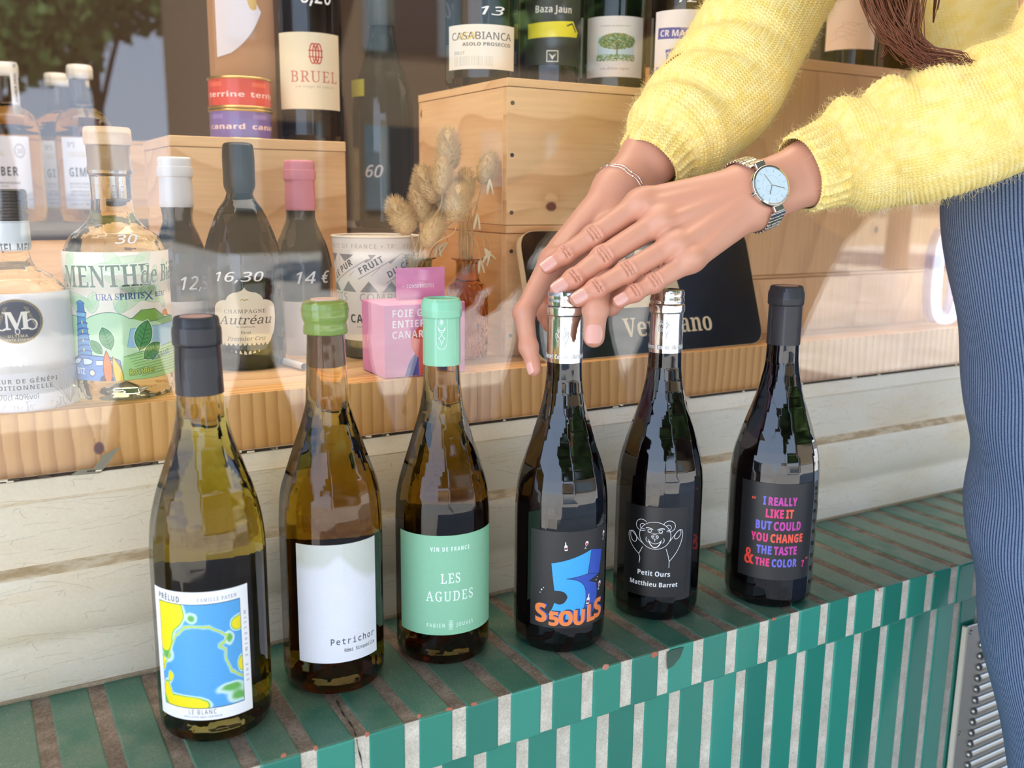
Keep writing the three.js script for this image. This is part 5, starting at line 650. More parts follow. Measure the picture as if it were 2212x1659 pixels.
// ------------------------------------------------------------------ the person reaching in
function surfaceNets(f, lo, hi, cell) {
  const nx = Math.ceil((hi.x - lo.x) / cell) + 1, ny = Math.ceil((hi.y - lo.y) / cell) + 1, nz = Math.ceil((hi.z - lo.z) / cell) + 1, val = new Float32Array(nx * ny * nz), id = new Int32Array(nx * ny * nz).fill(-1), pos = [], nor = [], idx = [];
  const B = 6, far = cell * B * 0.5 * 1.7321 * 1.35;                          // blocks far from the surface are not sampled point by point
  for (let bz = 0; bz < nz; bz += B) for (let by = 0; by < ny; by += B) for (let bx = 0; bx < nx; bx += B) {
    const m = f(lo.x + (bx + B / 2) * cell, lo.y + (by + B / 2) * cell, lo.z + (bz + B / 2) * cell), skip = Math.abs(m) > far;
    for (let z = bz; z < Math.min(nz, bz + B); z++) for (let y = by; y < Math.min(ny, by + B); y++) for (let x = bx; x < Math.min(nx, bx + B); x++) val[x + nx * (y + ny * z)] = skip ? m : f(lo.x + x * cell, lo.y + y * cell, lo.z + z * cell);
  }
  const I = (x, y, z) => x + nx * (y + ny * z), ed = [[0, 1], [2, 3], [4, 5], [6, 7], [0, 2], [1, 3], [4, 6], [5, 7], [0, 4], [1, 5], [2, 6], [3, 7]], c = new Float32Array(8), e = cell * 0.6;
  for (let z = 0; z < nz - 1; z++) for (let y = 0; y < ny - 1; y++) for (let x = 0; x < nx - 1; x++) {
    let m = 0; for (let q = 0; q < 8; q++) { c[q] = val[I(x + (q & 1), y + ((q >> 1) & 1), z + (q >> 2))]; if (c[q] < 0) m |= 1 << q; }
    if (m === 0 || m === 255) continue; let px = 0, py = 0, pz = 0, n = 0;
    for (const [a, b] of ed) if ((c[a] < 0) !== (c[b] < 0)) { const t = c[a] / (c[a] - c[b]); px += (a & 1) + t * ((b & 1) - (a & 1)); py += ((a >> 1) & 1) + t * (((b >> 1) & 1) - ((a >> 1) & 1)); pz += (a >> 2) + t * ((b >> 2) - (a >> 2)); n++; }
    const X = lo.x + (x + px / n) * cell, Y = lo.y + (y + py / n) * cell, Z = lo.z + (z + pz / n) * cell; id[I(x, y, z)] = pos.length / 3; pos.push(X, Y, Z);
    const g = V(f(X + e, Y, Z) - f(X - e, Y, Z), f(X, Y + e, Z) - f(X, Y - e, Z), f(X, Y, Z + e) - f(X, Y, Z - e)).normalize(); nor.push(g.x, g.y, g.z);
  }
  for (let z = 1; z < nz - 1; z++) for (let y = 1; y < ny - 1; y++) for (let x = 1; x < nx - 1; x++) {
    const s = val[I(x, y, z)] < 0; const quad = (a, b, c2, d, fl) => { if (a < 0 || b < 0 || c2 < 0 || d < 0) return; fl ? idx.push(a, b, c2, a, c2, d) : idx.push(a, c2, b, a, d, c2); };
    if (s !== val[I(x + 1, y, z)] < 0) quad(id[I(x, y - 1, z - 1)], id[I(x, y, z - 1)], id[I(x, y, z)], id[I(x, y - 1, z)], s);
    if (s !== val[I(x, y + 1, z)] < 0) quad(id[I(x - 1, y, z - 1)], id[I(x - 1, y, z)], id[I(x, y, z)], id[I(x, y, z - 1)], s);
    if (s !== val[I(x, y, z + 1)] < 0) quad(id[I(x - 1, y - 1, z)], id[I(x, y - 1, z)], id[I(x, y, z)], id[I(x - 1, y, z)], s);
  }
  const g = new THREE.BufferGeometry(); g.setAttribute('position', new THREE.Float32BufferAttribute(pos, 3)); g.setAttribute('normal', new THREE.Float32BufferAttribute(nor, 3)); g.setIndex(idx); return g;
}
const smin = (a, b, k) => { const h = Math.max(k - Math.abs(a - b), 0) / k; return Math.min(a, b) - h * h * k * 0.25; };
const bone = (a, b, ra, rb) => { const d = b.clone().sub(a), L2 = d.lengthSq(); return (x, y, z) => { const px = x - a.x, py = y - a.y, pz = z - a.z; let t = (px * d.x + py * d.y + pz * d.z) / L2; t = t < 0 ? 0 : t > 1 ? 1 : t; const qx = px - t * d.x, qy = py - t * d.y, qz = pz - t * d.z; return Math.sqrt(qx * qx + qy * qy + qz * qz) - (ra + (rb - ra) * t); }; };
const ball = (c, r) => (x, y, z) => Math.hypot(x - c.x, y - c.y, z - c.z) - r;
const J = (a) => at(a[0], a[1], a[2]);
function handGeo(h, cell) {
  const fingers = h.fingers.map((F) => { const p = F.j.map(J), out = []; for (let i = 0; i < p.length - 1; i++) out.push(bone(p[i], p[i + 1], F.r[i], F.r[i + 1])); for (let i = 1; i < p.length - 1; i++) out.push(ball(p[i], F.r[i] * 1.045)); return { parts: out, p }; });
  const palm = h.palm.map(([a, b, ra, rb]) => bone(J(a), J(b), ra, rb)), cords = (h.cords || []).map(([a, b, r]) => bone(J(a), J(b), r, r)), bumps = (h.bumps || []).map(([a, r]) => ball(J(a), r)), cuts = [];
  if (h.creases) h.fingers.slice(0, 4).forEach((F) => { const p = F.j.map(J); [[1, [-0.0034, -0.0006, 0.0026], 0.0011], [2, [-0.0014, 0.0014], 0.0008]].forEach(([i, offs, r]) => { const ax = p[i + 1].clone().sub(p[i - 1]).normalize(), n = C.clone().sub(p[i]).normalize().addScaledVector(V(0, 1, 0), 0.3); n.addScaledVector(ax, -n.dot(ax)).normalize(); const sd = ax.clone().cross(n); offs.forEach((o) => { const w = F.r[i] * 0.62, c = p[i].clone().addScaledVector(ax, o).addScaledVector(n, F.r[i] * 1.045 + r * 0.55); cuts.push(bone(c.clone().addScaledVector(sd, -w).addScaledVector(n, -F.r[i] * 0.2), c, r, r), bone(c, c.clone().addScaledVector(sd, w).addScaledVector(n, -F.r[i] * 0.2), r, r)); }); }); });
  const f = (x, y, z) => {
    let pm = 1; for (const b of palm) pm = smin(pm, b(x, y, z), 0.016); for (const b of cords) pm = smin(pm, b(x, y, z), 0.006); for (const b of bumps) pm = smin(pm, b(x, y, z), 0.008);
    let best = pm; for (const F of fingers) { let d = 1; for (const b of F.parts) d = smin(d, b(x, y, z), 0.0035); best = Math.min(best, smin(pm, d, 0.007)); }
    for (const b of cuts) { const q = b(x, y, z); if (q < 0.003) best = -smin(-best, q, 0.0012); };
    return best;
  };
  const bb = new THREE.Box3(); for (const F of fingers) F.p.forEach((p) => bb.expandByPoint(p)); h.palm.forEach(([a, b]) => { bb.expandByPoint(J(a)); bb.expandByPoint(J(b)); }); bb.expandByScalar(0.03);
  return { geo: surfaceNets(f, bb.min, bb.max, cell), fingers, f };
}
const leftHand = {
  fingers: [
    { j: [[1392, 434, 0.806], [1281, 511, 0.798], [1222, 549, 0.795], [1184, 575, 0.793]], r: [0.0108, 0.0092, 0.0079, 0.0066] },
    { j: [[1432, 474, 0.797], [1302, 556, 0.786], [1240, 603, 0.780], [1206, 624, 0.776]], r: [0.0106, 0.0094, 0.0082, 0.0070] },
    { j: [[1462, 526, 0.789], [1353, 588, 0.777], [1288, 624, 0.770], [1249, 646, 0.766]], r: [0.0102, 0.0088, 0.0078, 0.0066] },
    { j: [[1496, 560, 0.784], [1412, 611, 0.776], [1371, 633, 0.772], [1338, 651, 0.769]], r: [0.0092, 0.0076, 0.0066, 0.0056] },
    { j: [[1500, 470, 0.838], [1420, 560, 0.842], [1352, 628, 0.828], [1319, 664, 0.816]], r: [0.013, 0.0108, 0.0092, 0.008] },
  ],
  palm: [[[1606, 394, 0.822], [1380, 438, 0.806], 0.0135, 0.0115], [[1612, 412, 0.818], [1424, 477, 0.797], 0.014, 0.0118], [[1620, 434, 0.814], [1458, 528, 0.789], 0.0138, 0.0112], [[1626, 455, 0.813], [1494, 561, 0.784], 0.013, 0.0102], [[1590, 420, 0.836], [1500, 470, 0.836], 0.016, 0.014],
    [[1622, 399, 0.824], [1748, 352, 0.842], 0.0172, 0.0186], [[1636, 446, 0.818], [1764, 390, 0.84], 0.0172, 0.0172], [[1748, 352, 0.842], [1860, 320, 0.85], 0.0186, 0.022], [[1764, 390, 0.84], [1870, 352, 0.845], 0.0172, 0.020]],
  cords: [[[1590, 405, 0.807], [1400, 440, 0.7935], 0.0026], [[1596, 422, 0.803], [1440, 476, 0.7842], 0.0028], [[1604, 438, 0.800], [1472, 524, 0.7772], 0.0026], [[1612, 452, 0.799], [1504, 556, 0.7745], 0.0022]],
  bumps: [[[1382, 437, 0.799], 0.0075], [[1426, 476, 0.790], 0.0078], [[1459, 526, 0.782], 0.0074], [[1495, 559, 0.777], 0.0064], [[1664, 398, 0.812], 0.008]],
  creases: true,
};
const rightHand = {
  fingers: [
    { j: [[1192, 566, 0.824], [1132, 676, 0.806], [1142, 750, 0.797], [1154, 797, 0.791]], r: [0.0112, 0.0087, 0.0074, 0.0064] },
    { j: [[1216, 556, 0.846], [1166, 632, 0.848], [1182, 680, 0.838], [1188, 702, 0.832]], r: [0.0108, 0.009, 0.008, 0.0068] },
    { j: [[1246, 548, 0.862], [1215, 640, 0.868], [1224, 690, 0.856], [1232, 712, 0.848]], r: [0.0105, 0.0088, 0.0078, 0.0068] },
    { j: [[1270, 545, 0.872], [1262, 625, 0.872], [1260, 665, 0.86], [1262, 690, 0.852]], r: [0.0095, 0.008, 0.007, 0.006] },
    { j: [[1322, 500, 0.835], [1298, 590, 0.795], [1286, 668, 0.771], [1283, 728, 0.765]], r: [0.0135, 0.0108, 0.0099, 0.0086] },
  ],
  palm: [[[1322, 410, 0.864], [1196, 560, 0.828], 0.0132, 0.0118], [[1336, 418, 0.87], [1220, 553, 0.845], 0.0138, 0.0118], [[1350, 428, 0.876], [1246, 548, 0.86], 0.0138, 0.0112], [[1360, 436, 0.88], [1268, 548, 0.87], 0.0132, 0.0105], [[1345, 440, 0.866], [1322, 500, 0.838], 0.016, 0.014],
    [[1326, 402, 0.866], [1394, 322, 0.887], 0.0158, 0.0168], [[1356, 424, 0.876], [1422, 346, 0.892], 0.0162, 0.0172], [[1394, 322, 0.887], [1472, 240, 0.92], 0.0168, 0.02], [[1422, 346, 0.892], [1498, 262, 0.925], 0.0172, 0.02]],
  cords: [[[1314, 424, 0.852], [1208, 548, 0.817], 0.0022]],
  bumps: [[[1194, 562, 0.816], 0.0078]],
};
const person = thing('person', 'person in a yellow knit sweater and striped jeans reaching for bottles', 'person', onY(2290, 1500, -0.58).setY(-0.58));
person.position.set(0, 0, 0);
const HL = handGeo(leftHand, 0.0012), HR = handGeo(rightHand, 0.0013);
// skin tone: a little redder over the knuckles and finger ends
function skinColors(geo, marks) {
  const p = geo.attributes.position, col = new Float32Array(p.count * 3), base = new THREE.Color().setRGB(0.65, 0.315, 0.205), red = new THREE.Color().setRGB(0.64, 0.215, 0.145), q = V(0, 0, 0), c = new THREE.Color();
  for (let i = 0; i < p.count; i++) { q.fromBufferAttribute(p, i); let t = 0.25 * (fbm(q.x * 60 + q.z * 40, q.y * 60 + 9, 3) - 0.4); for (const [m, r] of marks) { const d = q.distanceTo(m) / r; if (d < 2) t += 0.5 * Math.exp(-d * d * 1.6); } c.copy(base).lerp(red, clamp(t, 0, 1)); col.set([c.r, c.g, c.b], i * 3); }
  geo.setAttribute('color', new THREE.BufferAttribute(col, 3)); return geo;
}
const marksOf = (h) => h.fingers.flatMap((F) => F.p.map((q, i) => [q, i === 3 ? 0.013 : 0.012]));
// arms, neck, head and legs under the clothes belong to the same body
const limb = (list, cell) => { const fs = list.map(([a, b, ra, rb]) => bone(J(a), J(b), ra, rb)), bb = new THREE.Box3(); list.forEach(([a, b]) => { bb.expandByPoint(J(a)); bb.expandByPoint(J(b)); }); bb.expandByScalar(0.13); return surfaceNets((x, y, z) => { let d = 1; for (const f of fs) d = smin(d, f(x, y, z), 0.03); return d; }, bb.min, bb.max, cell); };
const headC = at(2040, -640, 1.12), neck = at(2085, -420, 1.12);
const headGeo = (() => {
  const fw = V(-0.82, -0.5, 0.28).normalize(), up = V(-0.5, 0.84, 0.1).normalize(), rt = fw.clone().cross(up).normalize(), P3 = (a, b, c) => headC.clone().addScaledVector(fw, a).addScaledVector(up, b).addScaledVector(rt, c);
  const fs = [ball(P3(-0.01, 0.03, 0), 0.082), bone(P3(0.02, 0.0, 0), P3(0.035, -0.075, 0), 0.062, 0.04), bone(P3(0.075, 0.012, 0), P3(0.095, -0.026, 0), 0.006, 0.011), bone(P3(0.078, -0.055, -0.018), P3(0.078, -0.055, 0.018), 0.007, 0.007), ball(P3(-0.005, -0.01, 0.078), 0.016), ball(P3(-0.005, -0.01, -0.078), 0.016), bone(P3(-0.01, -0.05, 0), neck, 0.05, 0.052), ball(P3(0.066, 0.014, 0.03), 0.013), ball(P3(0.066, 0.014, -0.03), 0.013), bone(neck, at(2120, -330, 1.11), 0.052, 0.06)];
  const lo = headC.clone().addScalar(-0.25), hi = headC.clone().addScalar(0.2); return { g: surfaceNets((x, y, z) => { let d = 1; for (const f of fs) d = smin(d, f(x, y, z), 0.016); return d; }, lo, hi, 0.006), P3 };
})();
{
  const arms = limb([[[1860, 330, 0.852], [2290, 175, 0.80], 0.03, 0.036], [[2290, 175, 0.80], [2330, -250, 0.98], 0.038, 0.045], [[1485, 250, 0.922], [1760, -140, 1.02], 0.028, 0.035], [[1760, -140, 1.02], [1950, -330, 1.12], 0.037, 0.044], [[2222, 30, 1.06], [2110, -330, 1.11], 0.06, 0.05], [[2320, 420, 1.0], [2222, 30, 1.06], 0.07, 0.06], [[1950, -330, 1.12], [2330, -250, 0.98], 0.05, 0.05]], 0.012);
  const body = merge([skinColors(HL.geo, marksOf(HL)), skinColors(HR.geo, marksOf(HR)), skinColors(arms, []), skinColors(headGeo.g, [])]);
  part('body', mergeVertices(body, 1e-6), phys({ vertexColors: true, roughness: 0.46, sheen: 0.15, sheenRoughness: 0.5, sheenColor: 0xffd0b8, bumpMap: dataTex(256, 256, (u, v, c) => { c[0] = c[1] = c[2] = 255 * fbm(u * 40, v * 40, 3, 40, 40); }, false), bumpScale: 0.0002 }), person).userData.label = 'bare skin of hands and wrists';
  const nailM = phys({ color: 0xe4ab9e, roughness: 0.22, clearcoat: 0.4, clearcoatRoughness: 0.15 });
  const nail = (F, r, n, len, wid) => {
    const a = F.p[2], b = F.p[3], ax = b.clone().sub(a).normalize(), nn = n.clone().addScaledVector(ax, -n.dot(ax)).normalize(), sd = ax.clone().cross(nn), pos = [], nr = [], idx = [], S1 = 12, S2 = 12;
    for (let i = 0; i <= S1; i++) for (let k = 0; k <= S2; k++) { const u = i / S1 * 2 - 1, v = k / S2 * 2 - 1, e = Math.sqrt(1 - 0.45 * u * u * v * v), ang = v * wid * e, L = u * len * Math.sqrt(1 - 0.3 * v * v) + len * 0.18, rad = r * (1.0 - 0.05 * (u + 1)) + 0.0004 - 0.0005 * Math.max(Math.abs(u), Math.abs(v)) ** 4, d = nn.clone().multiplyScalar(Math.cos(ang)).addScaledVector(sd, Math.sin(ang)), q = b.clone().addScaledVector(ax, L - 0.0012).addScaledVector(d, rad); pos.push(q.x, q.y, q.z); const m2 = d; nr.push(m2.x, m2.y, m2.z); }
    for (let i = 0; i < S1; i++) for (let k = 0; k < S2; k++) { const A = i * (S2 + 1) + k, B = A + 1, c = A + S2 + 1, D = c + 1; idx.push(A, B, c, B, D, c); }
    const g = new THREE.BufferGeometry(); g.setAttribute('position', new THREE.Float32BufferAttribute(pos, 3)); g.setAttribute('normal', new THREE.Float32BufferAttribute(nr, 3)); g.setIndex(idx); part('fingernail', g, nailM, person).userData.label = 'short pale pink fingernail';
  };
  const toCam = C.clone().sub(HL.fingers[1].p[3]).normalize(), upn = V(0, 1, 0), lookN = (q, a, b) => C.clone().sub(q).normalize().multiplyScalar(a).addScaledVector(upn, b).add(V(-0.15, 0, 0)).normalize();
  [[0, 0.0071, 0.0066], [1, 0.0075, 0.0068], [2, 0.0071, 0.0066], [3, 0.0061, 0.0056]].forEach(([i, r, l]) => nail(HL.fingers[i], r, lookN(HL.fingers[i].p[3], 0.9, 0.3), l, 0.95));
  nail(HR.fingers[4], 0.0091, lookN(HR.fingers[4].p[3], 1, 0).add(V(0.08, 0, 0)), 0.0078, 0.95); nail(HR.fingers[0], 0.0065, V(-0.9, -0.1, 0.35).normalize(), 0.0052, 0.75);
}
// --- knitted sleeves: stitches are pushed out of the cloth
const yarn = phys({ color: 0xffffff, vertexColors: true, roughness: 0.95, sheen: 0.4, sheenRoughness: 0.6, sheenColor: 0xfff0b0 });
function stitch(u, v) { const s = u - Math.floor(u) - 0.5, a = Math.abs(s), ph = v + a * 1.2, w = 0.5 + 0.5 * Math.cos(2 * Math.PI * ph), col = 0.5 + 0.5 * Math.cos(4 * Math.PI * (a - 0.25)); return (0.25 + 0.75 * Math.pow(w, 0.7)) * (0.35 + 0.65 * col); }
function knitTube(ctrl, rad, o) {
  const pts = ctrl.map(J), curve = new THREE.CatmullRomCurve3(pts, false, 'centripetal'), L = curve.getLength(), rows = Math.round(L / 0.0036), per = o.per || 5, seg = rows * per, cols = o.cols || 60, around = cols * (o.sub || 6), fr = curve.computeFrenetFrames(200, false);
  const pos = new Float32Array((seg + 1) * (around + 1) * 3), col = new Float32Array((seg + 1) * (around + 1) * 3), idx = [], y0 = S(0xf9dc7c), y1 = S(0xfce8a0), cc = new THREE.Color();
  // a frame that keeps one side towards the lens, so that folds can be placed
  const ref = o.ref || V(0, 1, 0);
  for (let i = 0; i <= seg; i++) {
    const t = i / seg, p = curve.getPointAt(t), tan = curve.getTangentAt(t), n1 = ref.clone().addScaledVector(tan, -ref.dot(tan)).normalize(), n2 = tan.clone().cross(n1), v = t * L / 0.0036, dist = t * L;
    for (let k = 0; k <= around; k++) {
      const th = k / around * 2 * Math.PI, u = k / around * cols; let r = rad(dist, L);
      for (const [d0, a0, wd, wa, amp, skew = 0] of o.folds || []) { let da = th - a0; da = Math.atan2(Math.sin(da), Math.cos(da)); const dd = (dist - d0 - skew * da) / wd; r += amp * Math.exp(-dd * dd - (da / wa) ** 2); }
      r += 0.0035 * (fbm(th * 1.2 + (o.seed || 0), dist * 22, 3, 0, 0) - 0.5) * sstep(0.03, 0.09, dist) * (Math.cos(th) * 0.5 + 1);
      let dsp = 0.0026 * stitch(u + 0.12 * Math.sin(v * 0.05 + th), v + 0.5 * Math.sin(th * 2 + dist * 30));
      if (o.rib && dist < o.rib) dsp += 0.0022 * Math.max(-0.2, Math.cos(2 * Math.PI * u / 3)) * sstep(0, 0.004, dist) * sstep(o.rib, o.rib - 0.01, dist);
      r += dsp - 0.001; if (dist < 0.004) r -= (0.004 - dist) * 0.35; const sx = o.squash ? o.squash : 1, cx = Math.cos(th) * r, sy = Math.sin(th) * r * sx, j = (i * (around + 1) + k) * 3;
      pos[j] = p.x + n1.x * cx + n2.x * sy; pos[j + 1] = p.y + n1.y * cx + n2.y * sy; pos[j + 2] = p.z + n1.z * cx + n2.z * sy; cc.copy(y0).lerp(y1, vnoise(th * 9, dist * 120)); col[j] = cc.r; col[j + 1] = cc.g; col[j + 2] = cc.b;
    }
  }
  for (let i = 0; i < seg; i++) for (let k = 0; k < around; k++) { const a = i * (around + 1) + k, b = a + 1, c = a + around + 1, d = c + 1; idx.push(a, b, c, b, d, c); }
  const g = new THREE.BufferGeometry(); g.setAttribute('position', new THREE.BufferAttribute(pos, 3)); g.setAttribute('color', new THREE.BufferAttribute(col, 3)); g.setIndex(idx); g.computeVertexNormals();
  return g;
}
const pick = (tab) => (d) => { for (let i = 0; i < tab.length - 1; i++) if (d <= tab[i + 1][0]) { const t = clamp((d - tab[i][0]) / (tab[i + 1][0] - tab[i][0]), 0, 1); return lerp(tab[i][1], tab[i + 1][1], t * t * (3 - 2 * t)); } return tab[tab.length - 1][1]; };
const upScreen = V(0, 1, 0).applyQuaternion(camera.quaternion);            // folds are placed by how far round the sleeve they lie from its upper side
const leftSleeve = knitTube([[1726, 376, 0.838], [1800, 349, 0.845], [1905, 320, 0.838], [2030, 288, 0.822], [2160, 240, 0.81], [2270, 180, 0.80], [2345, 60, 0.83], [2370, -100, 0.90], [2350, -250, 0.98]], pick([[0, 0.0335], [0.02, 0.0342], [0.035, 0.037], [0.055, 0.0465], [0.075, 0.0485], [0.11, 0.0545], [0.16, 0.054], [0.22, 0.053], [0.3, 0.055], [0.5, 0.062], [0.7, 0.075]]), {
  cols: 63, sub: 6, per: 5, rib: 0.036, ref: upScreen, seed: 3, folds: [[0.048, 0, 0.013, 0.9, 0.006, 0.006], [0.07, 0.3, 0.007, 1.1, -0.005, 0.008], [0.088, 0.1, 0.014, 1.0, 0.007, 0.01], [0.108, 0.35, 0.007, 0.9, -0.006, 0.012], [0.128, 0.1, 0.016, 1.1, 0.006, 0.012], [0.155, 0.2, 0.008, 0.8, -0.005, 0.01], [0.178, 0, 0.02, 0.9, 0.005], [0.06, 3.1, 0.03, 0.9, 0.004], [0.11, 1.5, 0.008, 0.7, -0.003, 0.02], [0.16, 1.3, 0.009, 0.7, -0.003, 0.03]] });
const rightSleeve = knitTube([[1400, 357, 0.884], [1432, 318, 0.894], [1490, 262, 0.915], [1560, 188, 0.94], [1612, 95, 0.965], [1660, 8, 0.99], [1730, -110, 1.02], [1830, -230, 1.07], [1950, -330, 1.12]], pick([[0, 0.0305], [0.018, 0.0325], [0.035, 0.0435], [0.055, 0.051], [0.085, 0.0545], [0.13, 0.0585], [0.2, 0.058], [0.3, 0.06], [0.5, 0.075]]), {
  cols: 63, sub: 6, per: 5, rib: 0.03, ref: upScreen, seed: 11, folds: [[0.04, 0.5, 0.015, 0.9, 0.008, 0.008], [0.064, 0.5, 0.009, 1.0, -0.008, 0.012], [0.088, 0.5, 0.018, 0.9, 0.004, 0.01], [0.118, 0.6, 0.008, 0.8, -0.005, 0.014], [0.14, 0.5, 0.016, 0.9, 0.004, 0.012], [0.168, 0.6, 0.008, 0.9, -0.005, 0.01], [0.19, 0.5, 0.016, 0.9, 0.004], [0.03, -2.4, 0.03, 0.9, 0.004], [0.1, -1.4, 0.01, 0.7, -0.003, 0.02]] });
const torso = knitTube([[2330, 430, 0.99], [2310, 300, 1.02], [2268, 120, 1.05], [2222, -60, 1.07], [2170, -220, 1.09], [2125, -330, 1.105], [2100, -390, 1.115]], pick([[0, 0.125], [0.03, 0.128], [0.15, 0.132], [0.28, 0.135], [0.34, 0.11], [0.39, 0.075], [0.43, 0.058]]), { cols: 130, sub: 3, per: 3, rib: 0.05, ref: V(1, 0, 0).applyQuaternion(camera.quaternion), seed: 21, squash: 0.8, folds: [[0.2, 1.5, 0.02, 0.8, 0.006], [0.15, 1.5, 0.015, 0.8, -0.006]] });
const yoke = knitTube([[1915, -300, 1.14], [1975, -340, 1.13], [2070, -352, 1.12], [2170, -345, 1.09], [2270, -310, 1.04], [2350, -255, 0.985], [2375, -215, 0.96]], (d, L) => 0.078 * Math.pow(Math.sin(Math.PI * clamp(d / L, 0.03, 0.97)), 0.35), { cols: 90, sub: 3, per: 3, ref: upScreen, seed: 31 });
const sweater = part('sweater', merge([leftSleeve, rightSleeve, torso, yoke]), yarn, person); sweater.userData.label = 'fuzzy yellow hand knitted sweater';
{ // mohair fuzz standing off the knit
  const hg = taper([V(0, 0, 0), V(0.0006, 0.002, 0), V(0.0022, 0.0036, 0.0004), V(0.0042, 0.0042, 0.0004)], (t) => 0.00009 * (1 - 0.5 * t), 4, 3), N = 16000, im = new THREE.InstancedMesh(hg, phys({ color: 0xf6e2a0, roughness: 0.9, sheen: 0.6, sheenColor: 0xfff4c8 }), N), M4 = new THREE.Matrix4(), Q = new THREE.Quaternion(), Q2 = new THREE.Quaternion(), up = V(0, 1, 0), n = V(0, 0, 0), p = V(0, 0, 0);
  for (let i = 0; i < N; i++) { const g = i % 2 ? leftSleeve : rightSleeve, a = g.attributes.position, b = g.attributes.normal, k = Math.floor(a.count * 0.62 * rnd()); p.fromBufferAttribute(a, k); n.fromBufferAttribute(b, k); Q.setFromUnitVectors(up, n.add(V(rr(-0.5, 0.5), rr(-0.5, 0.5), rr(-0.5, 0.5))).normalize()).multiply(Q2.setFromAxisAngle(up, rr(0, 6.28))); M4.compose(p, Q, V(1, 1, 1).multiplyScalar(rr(0.6, 1.7))); im.setMatrixAt(i, M4); }
  im.name = 'knit_fuzz'; im.userData.kind = 'stuff'; person.add(im);
}
// --- jeans: blue denim with fine pale stripes
{
  const denim = std(0xffffff, 0.85, { map: dataTex(256, 256, (u, v, c, x, y) => { const f = (u * 16) % 1, s = sstep(0.12, 0.3, f) * sstep(0.95, 0.7, f), tw = ((x + y) % 4 < 2 ? 1 : 0) * 22 + (vnoise(u * 128, v * 128, 128, 128) - 0.5) * 40; c[0] = lerp(26, 106, s) + tw; c[1] = lerp(44, 124, s) + tw; c[2] = lerp(82, 150, s) + tw * 0.9; }) });
  const leg = (list, rads, seedK, mk) => {
    const pts = list.map(J), curve = new THREE.CatmullRomCurve3(pts, false, 'centripetal'), L = curve.getLength(), seg = 160, ar = 90, pos = [], uv = [], idx = [];
    for (let i = 0; i <= seg; i++) { const t = i / seg, p = curve.getPointAt(t), r0 = pick(rads)(t), tw = 0; for (let k = 0; k <= ar; k++) { const th = k / ar * 2 * Math.PI; let r = r0 + 0.004 * (fbm(th * 1.6 + seedK, t * 9, 3) - 0.5); r += mk ? 0.004 * Math.sin(t * 46 + th * 2.2) * Math.exp(-(((t - 0.36) / 0.14) ** 2)) : 0; pos.push(p.x + Math.cos(th) * r, p.y, p.z + Math.sin(th) * r * 1.05); uv.push(k / ar * 11, t * L * 20); } }
    for (let i = 0; i < seg; i++) for (let k = 0; k < ar; k++) { const a = i * (ar + 1) + k, b = a + 1, c = a + ar + 1, d = c + 1; idx.push(a, b, c, b, d, c); }
    const g = new THREE.BufferGeometry(); g.setAttribute('position', new THREE.Float32BufferAttribute(pos, 3)); g.setAttribute('uv', new THREE.Float32BufferAttribute(uv, 2)); g.setIndex(idx); g.computeVertexNormals(); return g;
  };
  const hip = [2262, 330, 0.965], dn = (px, py, d) => [px, py, d];
  const g1 = leg([hip, [2262, 480, 0.955], [2276, 640, 0.945], [2292, 800, 0.935], [2296, 1000, 0.925], [2296, 1200, 0.915], [2318, 1400, 0.905], [2352, 1600, 0.895], [2400, 1900, 0.885], [2440, 2150, 0.88], [2490, 2520, 0.87]], [[0, 0.1], [0.06, 0.096], [0.2, 0.088], [0.32, 0.083], [0.5, 0.077], [0.62, 0.071], [1, 0.07]], 2, true);
  const g2 = leg([[2420, 330, 0.99], [2440, 700, 0.965], [2470, 1100, 0.95], [2500, 1500, 0.93], [2540, 1900, 0.92], [2560, 2150, 0.915], [2610, 2480, 0.90]], [[0, 0.11], [0.1, 0.1], [0.4, 0.085], [0.6, 0.075], [1, 0.072]], 8, false);
  const j = part('jeans', merge([g1, g2]), denim, person); j.userData.label = 'blue denim jeans with fine pale stripes'; 
}
